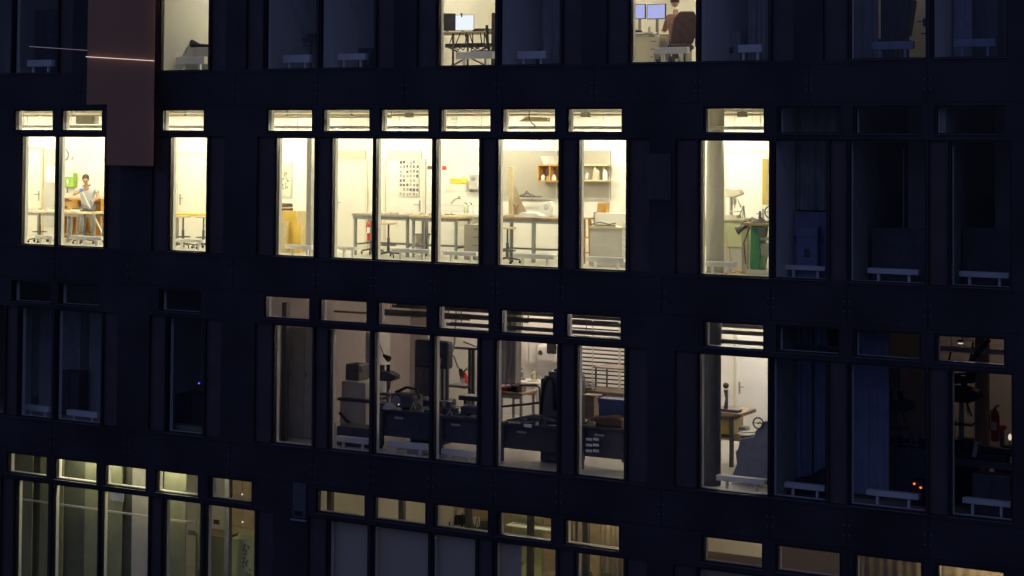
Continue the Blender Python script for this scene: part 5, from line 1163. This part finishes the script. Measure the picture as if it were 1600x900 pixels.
# m : warm room at the far right
LW=tube_mat((1.0,.70,.58),14)
lamp(ax(1530,4.6,540),4.6,F3+3.2,1.0,LW,'warm tube lamp deep in the room at the far right',.2)
lamp(-10.6,5.2,F3+3.2,.8,tube_mat((1.0,.66,.45),.9),'weak warm tube lamp behind the window with orange lights',.2)
p=at(1501,535,1.6); t=thing('ceiling_spot','small glowing ceiling spot in the tilted top window at the far right','lamp',p); MB().tube([(0,0,.0),(0,0,.06)],[.07,.05],14).build('housing','grey',t); MB().ball((0,0,-.01),.05,.05,.02).build('bulb','glint',t)
cable_tray(ax(1460,1.3,560),ax(1600,1.3,560),1.3,at(1500,549,1.3).z,3,'pale cable tray in the top window at the far right','lgrey',.2)
pipe([at(1545,530,.9),at(1520,560,.8),at(1512,575,.8)],.05,'black','dark slanting duct crossing the top window at the far right','duct','duct')
bl(MB().box(ax(1523,3.6,620),ax(1540,3.6,620),3.6,3.9,F3+.002,F3+H-.41),'column','beige')
p=at(1503,595,2.2); t=thing('work_lamp','dark angular lamp hood hanging at the left of the warm room','lamp',p); MB().prism([(-.35,.1),(.3,.2),(.22,-.02),(-.2,-.06)],-.1,.1).build('hood','black',t); MB().bar((-.3,0,.1),(-.2,0,.5),.03).bar((.1,0,.1),(.2,0,.7),.03).build('arm','black',t)
zt=at(1530,720,1.3).z
table(ax(1484,1.3,720),ax(1600,1.3,720),1.3,2.0,F3,zt-F3,'dark bench in front of the warm room at the far right',top='dgrey',leg='dgrey')
drillpress(1500,at(1500,690,1.8).z-.02,1.8,1.25,'dark machine head with a small dial in the warm room','black')
p=at(1500,690,1.8); tag(MB().box(p.x-.3,p.x+.3,1.6,2.0,F3+.003,p.z-.022).box(p.x-.35,p.x+.35,1.58,2.02,p.z-.06,p.z-.022).build('plinth','black'),'black machine base under the dial machine in the warm room','base')
t=thing('pipe_vice','dark round vice with pale jaws before the warm wall','vice',(ax(1530,1.5,705),1.5,zt+.001)); MB().box(-.35,.5,-.12,.12,0,.12).ball((-.22,0,.22),.12).ball((-.35,0,.14),.10).bar((-.2,0,.2),(.55,0,.16),.11).build('body','black',t,bevel=.02); MB().tube([(-.06,-.1,.05),(-.02,-.1,.3)],[.05,.04]).build('jaw','lgrey',t)
p=at(1555,690,3.2); extinguisher((p.x,3.2,p.z),'red fire extinguisher on the far right beside the pale column',.62)
t=thing('red_tool','small dark red pump standing right of the far right extinguisher','tool',(ax(1566,3.0,690),3.0,F3)); MB().cyl(0,0,.8,1.15,.04).box(-.12,.12,-.1,.1,.003,.8).build('body','dgrey',t); MB().box(-.07,.07,-.06,.06,1.151,1.22).build('head','red',t)
p=at(1578,683,2.8); t=thing('small_lamp','tiny glowing lamp on a stand at the right edge of the warm room','lamp',p); MB().ball((0,0,0),.03,.03,.06).build('bulb','glint',t); MB().bar((0,0,-.06),(0,0,F3+.9-p.z),.02).box(-.1,.1,-.1,.1,F3+.003-p.z,F3+.9-p.z).build('stand','black',t)
cabinet(ax(1520,.9,760),ax(1580,.9,760),.85,1.2,F3,at(1550,742,.9).z-F3,'low dark cabinet at the foot of the far right window','dgrey')

# =================================================================== STOREY 4 (bottom row)
F4=-2*H
backwall(4, XL+.2, XR-.2, 8.0, 'beige')
part(4, -22.3, 8.0, 'wall'); part(4, -13.6, 8.0, 'wall')
L4=tube_mat((1.0,.86,.55),30)
lamp(-27.6,.62,F4+3.25,1.4,tube_mat((1.0,.92,.60),48),'added unseen tube lamp above the sliding panels, left of two, hidden over the window head',.1)  # unseen fill lamp, added to brighten the panel fronts
lamp(-25.4,.62,F4+3.25,1.4,tube_mat((1.0,.92,.60),48),'added unseen tube lamp above the sliding panels, right of two, hidden over the window head',.1)  # second added fill lamp for the panel fronts
lamp(ax(180,6,800),6.2,F4+3.2,1.2,L4,'tube lamp hidden deep behind the greenish panels at the bottom left',.2)
lamp(ax(300,5,800),5.0,F4+3.2,1.2,tube_mat((1.0,.86,.55),60),'tube lamp lighting the corridor with notices at the bottom left',.2)
lamp(-19.5,5.6,F4+3.2,1.2,tube_mat((1.0,.80,.56),48),'tube lamp deep in the lounge behind the roller blinds',.2)
lamp(ax(836,3.3,800),3.3,F4+3.2,1.1,tube_mat((1.0,.90,.58),75),'tube lamp near the plants in the bottom row',.2)
lamp(-11.8,5.2,F4+3.2,1.0,tube_mat((1.0,.82,.66),50),'weak tube lamp in the bottom right room',.2)
lamp(-8.4,4.0,F4+3.2,1.2,tube_mat((1.0,.80,.56),110),'tube lamp lighting the beige curtain at the bottom right',.2)
lamp(-7.6,.72,F4+3.28,1.2,tube_mat((1.0,.80,.52),20),'added unseen tube lamp over the brightest beige curtain, hidden above the window head',.1)  # added between window and curtain to light the cloth from the front
lamp(-14.9,1.2,F4+3.28,1.0,tube_mat((1.0,.84,.58),22),'added unseen tube lamp over the leafy plant and beige curtain, hidden above the window head',.1)  # unseen lamp added to lift the curtain behind the plant
# sliding panels at the left
pn=[(22,50,'olive'),(50,62,'oliveb'),(62,75,'olive'),(84,98,'olive'),(98,132,'oliveb'),(132,153,'olive'),(160,190,'olive'),(190,206,'oliveb'),(206,232,'lgrey'),(256,290,'olive')]
nm=['leftmost pale olive sliding panel','dark narrow sliding panel, second from the left','narrow olive sliding panel left of the first mullion','narrow olive sliding panel right of the first mullion','wide dark sliding panel in the second bottom window','olive sliding panel at the right of the second bottom window','olive sliding panel at the left of the third bottom window','dark narrow sliding panel under the pale blue patch','beige sliding panel at the right of the third bottom window','olive sliding panel left of the lit corridor']
for (a_,b_,m_),lb in zip(pn,nm):
    Y=1.0 if m_!='oliveb' else 1.12
    x0=ax(a_,Y,860); x1=ax(b_,Y,860); t=thing('sliding_panel',lb,'panel',((x0+x1)/2,Y,F4)); w_=(x1-x0)/2
    MB().box(-w_,w_,-.012,.012,.04,3.3).build('cloth',m_,t); MB().box(-w_,w_,-.02,.02,3.3,3.34).box(-w_,w_,-.02,.02,.01,.04).build('rail','grey',t)
tag(MB().box(-33.0,ax(300,.75,800),.74,.77,at(150,796,.75).z-.02,at(150,796,.75).z+.02).build('handrail','lgrey'),'thin pale horizontal rail in front of the sliding panels','rail')
p=rect(173,193,771,783,.9); tag(MB().box(p[0],p[1],.9,.92,p[2],p[3]).box(p[0]-.01,p[1]+.01,.895,.9,p[3],p[3]+.02).build('blue_card','curt'),'pale blue card hanging at the top of the third bottom window','card')
# corridor d/e
x0=ax(296,3.0,840); 
for k,(a_,b_,c_,e_,Y,m_,lb) in enumerate(((295,306,811,826,4.0,'paper','white notice at the top in the narrow corridor gap'),(295,306,829,836,4.0,'grey','grey strip notice below the white one in the corridor gap'),(335,343,812,819,4.0,'brown','small dark picture on the wall of the lit corridor'),(334,345,838,852,4.0,'paper','sheet with dark figures low on the lit corridor wall'))):
    p=rect(a_,b_,c_,e_,Y); tag(MB().box(p[0],p[1],Y-.02,Y-.003,p[2],p[3]).box(p[0]-.01,p[0],Y-.022,Y-.003,p[2],p[3]).build('notice',m_),lb,'notice')
bl(MB().box(ax(290,4.0,840),ax(352,4.0,840),4.0,4.1,F4+.002,F4+H-.41),'corridor_wall','wall')
t=thing('bench_cabinet','olive green low cupboard with notes in the lit corridor','cabinet',(ax(338,3.4,870),3.5,F4)); MB().box(-.5,.35,-.25,.25,.003,1.0).build('body','olive',t,bevel=.01); MB().box(-.5,.36,-.26,.26,1.0,1.03).build('top','pale',t); MB().box(-.06,-.04,-.27,-.251,.1,.9).build('door_gap','dgrey',t)
tag(MB().box(ax(310,.8,840),ax(310,.8,840)+.03,.8,.85,F4+.9,F4+2.5).box(ax(310,.8,840)+.001,ax(310,.8,840)+.029,.78,.8,F4+1.5,F4+1.9).build('door_pull','steel'),'tall vertical steel pull handle beside the corridor','handle')
x0=ax(356,1.6,850); tag(MB().box(x0-.06,x0+.06,1.55,1.67,F4+.002,F4+3.4).build('steel_post','grey'),'grey vertical post in the corridor window','post')
p=rect(360,400,843,900,1.9); t=thing('glass_cabinet','pale frosted cabinet front at the right of the corridor window','cabinet',((p[0]+p[1])/2,2.1,F4)); w_=(p[1]-p[0])/2; MB().box(-w_,w_,-.2,.2,.003,p[3]-F4).build('body','mint',t,bevel=.01)
k_=MB(); rr=random.Random(8)
for i in range(40): k_.ball((w_*.0+rr.random()*w_*.6,-.204,rr.random()*(p[3]-F4-.1)),.04,.004,.03,6)
k_.build('leaf_print','olive',t)
for k,(px,py) in enumerate(((378.5,772.5),(379,815.5))):
    p=at(px,py,3.0); o=thing('pendant_light',('upper small pendant light point in the corridor window','lower small pendant light point in the corridor window')[k],'lamp',p); MB().ball((0,0,0),.022).build('bulb','glint',o); MB().bar((0,0,.022),(0,0,.6),.005).build('cable','dgrey',o)
# roller blinds
for (a_,b_),lb in zip(((-20.709,-19.78),(-19.5,-18.38),(-18.20,-17.32),(-16.80,-16.42),(-12.64,-11.38)),('narrow lowered roller blind, leftmost in the bottom row','wide lowered roller blind in the bottom row','narrow lowered roller blind right of the wide one','slim roller blind left of the big leaf plant','roller blind in the bottom right window')):
    roller_blind(a_-.22,b_-.005,.25,F4+.2,F4+2.52,lb)
t=thing('wall_fixture','narrow dim grey service hatch on the dark facade left of the roller blinds','hatch',(ax(470.5,0,780),-.033,at(470,813,0).z)); hh=at(470,754,0).z-at(470,813,0).z
MB().box(-.16,.16,-.04,0,.06,hh).build('cover','dgrey',t,bevel=.005); MB().box(-.2,.17,-.06,.0,0,.03).build('ledge','grey',t); MB().box(-.12,.10,-.045,-.041,.10,.2).build('vent','black',t)
# lounge seen through the top windows
def armchair(px,py,Y,label,m='dgrey',rz=0):
    p=at(px,py,Y); t=thing('armchair',label,'chair',(p.x,Y,F4),rz)
    MB().box(-.36,.36,-.34,.34,.18,.44).build('seat',m,t,bevel=.05); MB().box(-.36,.36,.26,.38,.44,1.12).build('backrest',m,t,bevel=.05)
    for s in (-1,1): MB().box(s*.40-.05,s*.40+.05,-.34,.36,.18,.66).build('armrest',m,t,bevel=.03)
    for sx in (-1,1):
        for sy in (-1,1): MB().box(sx*.32-.02,sx*.32+.02,sy*.3-.02,sy*.3+.02,.003,.18).build('leg','black',t)
    return t
def floor_y(py, z): # depth at which the pixel row meets height z
    v=ray(620,py); return ((z-EYE)/v.z)*v.y-CAM_D
armchair(535,800,7.2,'dark armchair seen through the leftmost top window of the lounge','dgrey',.3)
armchair(620,808,7.4,'dark armchair at the left of the second lounge top window','dgrey',-.4)
armchair(645,815,7.0,'dark armchair behind white cups in the second lounge top window','black',.2)
armchair(705,822,7.3,'dark armchair in the third lounge top window','black',.5)
armchair(755,825,7.0,'grey armchair at the right of the third lounge top window','navy',-.2)
for k,(px,Y) in enumerate(((598,7.0),(632,6.9),(690,7.0))):
    t=thing('round_table','small round white table in the lounge, %s'%('left of the armchairs','before the black armchair','in the third top window')[k],'table',(ax(px,Y,815),Y,F4)); MB().lathe([(.3,.70),(.31,.72),(.3,.73)]).build('tabletop','white',t); MB().cyl(0,0,.02,.70,.03).lathe([(.2,.003),(.2,.02),(.04,.03)]).build('stem','dgrey',t)
    c=thing('cup','white cup on the small round table %s'%('left of the armchairs','before the black armchair','in the third top window')[k],'cup',(ax(px,Y,815)+.08,Y,F4+.731)); MB().lathe([(.03,0),(.045,.09),(.04,.09),(.025,.01)]).build('cup','white',c); MB().tube([(.04,0,.07),(.07,0,.05),(.035,0,.03)],.006).build('handle','white',c)
for k,px in enumerate((516,628,732,829,916)):
    x0=ax(px,1.0,800); tag(MB().box(x0-.055,x0+.055,.95,1.06,F4+.002,F4+3.4).build('post','dgrey'),('dark post in the first lounge top window','dark post in the second lounge top window','dark post in the third lounge top window','brown post behind the big leaf plant','dark post left of the beige curtain')[k],'post')
# greenish room + plants
bl(MB().box(ax(800,4.4,850),ax(846,4.4,850),4.4,4.5,F4+.002,F4+3.43),'corridor_wall','mint')
plant((ax(812,1.3,880),1.3,F4),'slender plant with thin hanging leaves left of the big leaf plant',1.9,14,.25,4)
plant((ax(858,.95,880),1.0,F4),'big leaf plant in the bottom window with the slim blind',1.75,44,.55,7)
plant((ax(918,.95,890),.95,F4),'leafy plant before the beige curtain in the bottom row',2.1,40,.38,11)
k_=thing('wall_shelf','white wall shelf in the greenish room seen in the top window','shelf',(ax(825,4.0,820),4.1,at(825,825,4.0).z)); MB().box(-.5,.6,-.15,.15,0,.03).box(-.5,.6,-.15,.15,.28,.31).build('shelf','white',k_); MB().ball((0,0,.1),.12,.1,.08).build('bowl','olive',k_)
curtain(ax(936,1.4,860),ax(985,1.4,860),1.4,F4+.1,F4+3.3,'beige','beige curtain right of the dark post in the bottom row',.04,6)
curtain(ax(884,1.6,860),ax(908,1.6,860),1.6,F4+.1,F4+3.3,'beige','narrow beige curtain left of the dark post in the bottom row',.03,3)
curtain(ax(1338,1.2,880),ax(1440,1.2,880),1.2,F4+.1,F4+3.3,'beige','beige curtain with a thin pole in the bottom right window',.02,7)
curtain(ax(1462,1.2,890),ax(1640,1.2,890),1.2,F4+.1,F4+3.3,'beige','brightest beige curtain at the bottom right corner',.02,9)
tag(MB().box(ax(1098,1.2,860),ax(1195,1.2,860),1.2,1.23,F4+.002,at(1145,866,1.2).z).build('low_screen','blind'),'grey low screen in the bottom window below the machine row','screen')
tag(MB().box(ax(1216,1.2,870),ax(1313,1.2,870),1.2,1.23,F4+.002,F4+3.2).build('grey_screen','blind'),'pinkish grey full height screen in the bottom window','screen')

# =================================================================== on the facade
# reddish window reflection and its streaks, made up as a sheet and glowing tubes
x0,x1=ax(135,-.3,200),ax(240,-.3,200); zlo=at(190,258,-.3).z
t=thing('glass_reflection','tall reddish brown see through sheet standing in for a glass reflection at the upper left','screen',((x0+x1)/2,-.3,zlo)); w_=(x1-x0)/2
SC=bpy.data.materials.new('reflection_veil'); SC.use_nodes=True; n_=SC.node_tree; n_.nodes.clear()
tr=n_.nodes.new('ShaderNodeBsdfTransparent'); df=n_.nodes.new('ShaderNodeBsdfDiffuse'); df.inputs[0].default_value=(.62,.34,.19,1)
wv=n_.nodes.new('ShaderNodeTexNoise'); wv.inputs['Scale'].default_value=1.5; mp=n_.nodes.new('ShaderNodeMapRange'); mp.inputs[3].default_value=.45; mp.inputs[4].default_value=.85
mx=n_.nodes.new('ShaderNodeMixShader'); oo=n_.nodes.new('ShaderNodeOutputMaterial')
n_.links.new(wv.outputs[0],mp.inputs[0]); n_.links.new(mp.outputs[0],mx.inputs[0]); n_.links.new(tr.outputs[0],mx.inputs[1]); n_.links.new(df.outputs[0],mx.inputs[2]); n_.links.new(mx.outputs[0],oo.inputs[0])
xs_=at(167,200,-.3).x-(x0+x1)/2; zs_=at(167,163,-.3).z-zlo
MB().prism([(xs_,0),(w_,0),(w_,5.2),(-w_,5.2),(-w_,zs_),(xs_,zs_)],-.004,.004).build('reflection_sheet',SC,t); MB().box(xs_,w_,-.012,.012,-.02,-.001).build('reflection_edge','brown',t)
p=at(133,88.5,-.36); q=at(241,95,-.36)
t=thing('reflection_streak','thin glowing pinkish tube standing in for a reflection streak across the reddish sheet','lamp',p); MB().tube([(0,0,0),q-p],.008,6).build('tube',emit('pink_streak',(1.0,.78,.70),.95),t); MB().tube([(-.02,0,.001),(.03,0,-.001)],.018,8).build('end_cap','dgrey',t)  # glowing tube imitates a reflected streak, no lamp hangs here
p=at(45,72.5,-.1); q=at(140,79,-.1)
t=thing('reflection_streak','faint thin glowing tube standing in for a reflection streak left of the reddish sheet','lamp',p); MB().tube([(0,0,0),q-p],.007,6).build('tube',emit('faint_streak',(.35,.30,.42),.45),t); MB().tube([(-.02,0,.001),(.02,0,-.001)],.012,8).build('end_cap','dgrey',t)  # fainter end of the reflected streak, made to glow

# ground far below and the street
g=bpy.data.meshes.new('ground'); bm=bmesh.new(); vs=[bm.verts.new(v) for v in ((-500,-500,ZB),(500,-500,ZB),(500,500,ZB),(-500,500,ZB))]; bm.faces.new(vs); bm.to_mesh(g); bm.free()
go=bpy.data.objects.new('ground',g); C.objects.link(go); go['kind']='structure'; go.location=(0,0,-.01)
g.materials.append(mat('asphalt',(.04,.04,.042),.9,0,.3,.5))

# =================================================================== clutter on the benches
def clutter(px0, px1, py, Y, zt, n, label, ms=('dgrey','lgrey','black'), hmax=.16, seed=1, dep=.2):
    rnd = random.Random(seed); xa, xb = ax(px0,Y,py), ax(px1,Y,py)
    t = thing('scattered_tools', label, 'tools', ((xa+xb)/2, Y, zt+.001)); w = (xb-xa)/2
    parts = {m: MB() for m in ms}; names = ['bottle','tool','case']
    for i in range(n):
        m = ms[i % len(ms)]; x = -w+2*w*(i+rnd.random())/n; y = rnd.uniform(-dep, dep); h = rnd.uniform(.03, hmax); b_ = parts[m]; k = rnd.randrange(4)
        if k == 0: b_.lathe([(.03,0),(.034,.01),(.034,h*.7),(.014,h*.85),(.014,h)], x, y, 8)
        elif k == 1: b_.box(x-.07, x+.07, y-.04, y+.04, 0, h*.6)
        elif k == 2: b_.bar((x-.12,y,.012),(x+.12,y+.05,.02),.022)
        else: b_.tube([(x-.06,y,.015),(x,y,h),(x+.06,y,.015)],.011,5)
    for (m, b_), nm_ in zip(parts.items(), names): b_.build(nm_, m, t)
clutter(592,676,640,1.3,nb1[2],16,'scattered dark tools along the workbench with the engine like machine',seed=2)
clutter(686,750,650,1.25,nb2[2],12,'scattered dark tools on the workbench by the goose neck lamp',seed=3)
clutter(780,866,660,1.25,nb3[2],14,'scattered metal tools at the front of the bench by the basin',seed=4)
clutter(906,940,664,1.3,nb4[2],8,'small tools on the bench before the slatted blind',('tan','lgrey','dgrey'),seed=5)
clutter(684,752,660,1.8,F3+.35,10,'cases piled on the floor behind the goose neck lamp bench',seed=6)
clutter(596,636,334,2.7,at(600,335,2.4).z,5,'few small things on the bench under the photo collage',('lgrey','cream','grey'),.08,7)
clutter(644,710,334,2.7,at(600,335,2.4).z,7,'few small things on the bench before the yellow sign',('lgrey','paper','tan'),.07,8)
clutter(36,84,328,2.8,at(58,329,2.6).z,5,'papers and small tools on the leftmost bench',('paper','lgrey','dgrey'),.06,9)
clutter(1126,1150,341,2.5,at(1143,341,2.3).z,6,'small bottles and tools around the cream bench drill',('cream','grey','beige'),.14,10)
clutter(1172,1200,353,2.05,.986,5,'small dark tools on the green machine plate',('dgrey','grey','yell'),.10,11)
clutter(1486,1580,712,1.6,at(1530,720,1.3).z,16,'dark clutter along the bench of the warm room',('black','dgrey','black'),.30,12)
clutter(1395,1445,690,1.8,F3+.901,10,'dark clutter on the machine cabinet with orange lights',('black','dgrey','grey'),.30,13)
clutter(995,1028,53,1.45,F1+.682,5,'small things on the cream drawer pedestal',('grey','paper','dgrey'),.09,14,.08)
clutter(437,490,50,1.8,at(460,60,1.6).z,7,'cables and small boxes on the equipment trolley',('black','dgrey','black'),.10,15)
clutter(800,840,606,5.4,at(820,597,5.2).z,3,'small cups beside the basin tap',('white','grey','mint'),.12,16,.1)
# cable conduits and ceiling lights glimpsed in the bright top windows
for k,(px,ln) in enumerate(((640,'over the photo collage'),(915,'in the last top window of the row'),(1160,'over the machine window'))):
    X=ax(px,1.9,188); t=thing('conduit_box','grey conduit box with bent pipe '+ln,'box',(X,1.9,2.98)); MB().box(-.09,.09,-.05,.05,0,.10).build('box','board',t,bevel=.008); MB().tube([(0,0,.1),(0,0,.3),(.25,0,.36),(.6,0,.36)],.012,6).tube([(-.09,0,.05),(-.5,0,.05)],.010,6).build('conduit','grey',t)

for k,(px,py,m_,lb) in enumerate(((600,790,'tan','brown poster on the lounge wall in the second top window'),(650,792,'olive','olive poster on the lounge wall in the second top window'),(700,800,'board','grey poster on the lounge wall in the third top window'),(518,782,'lgrey','pale poster on the lounge wall in the first top window'))):
    p=at(px,py,7.98); tag(MB().box(p.x-.35,p.x+.3,7.96,7.98,p.z-.35,p.z+.1).build('poster',m_),lb,'poster')
clutter(500,566,795,7.4,F4+.9,9,'dark clutter on the sideboard in the first lounge top window',('dgrey','lgrey','black'),.35,21)
cabinet(ax(498,7.2,795),ax(568,7.2,795),7.2,7.7,F4,.9,'dark sideboard in the first lounge top window','dgrey')
clutter(686,762,818,7.5,F4+.9,10,'dark clutter on the sideboard in the third lounge top window',('dgrey','paper','black'),.4,22)
cabinet(ax(684,7.3,815),ax(764,7.3,815),7.35,7.8,F4,.9,'dark sideboard in the third lounge top window','dgrey')
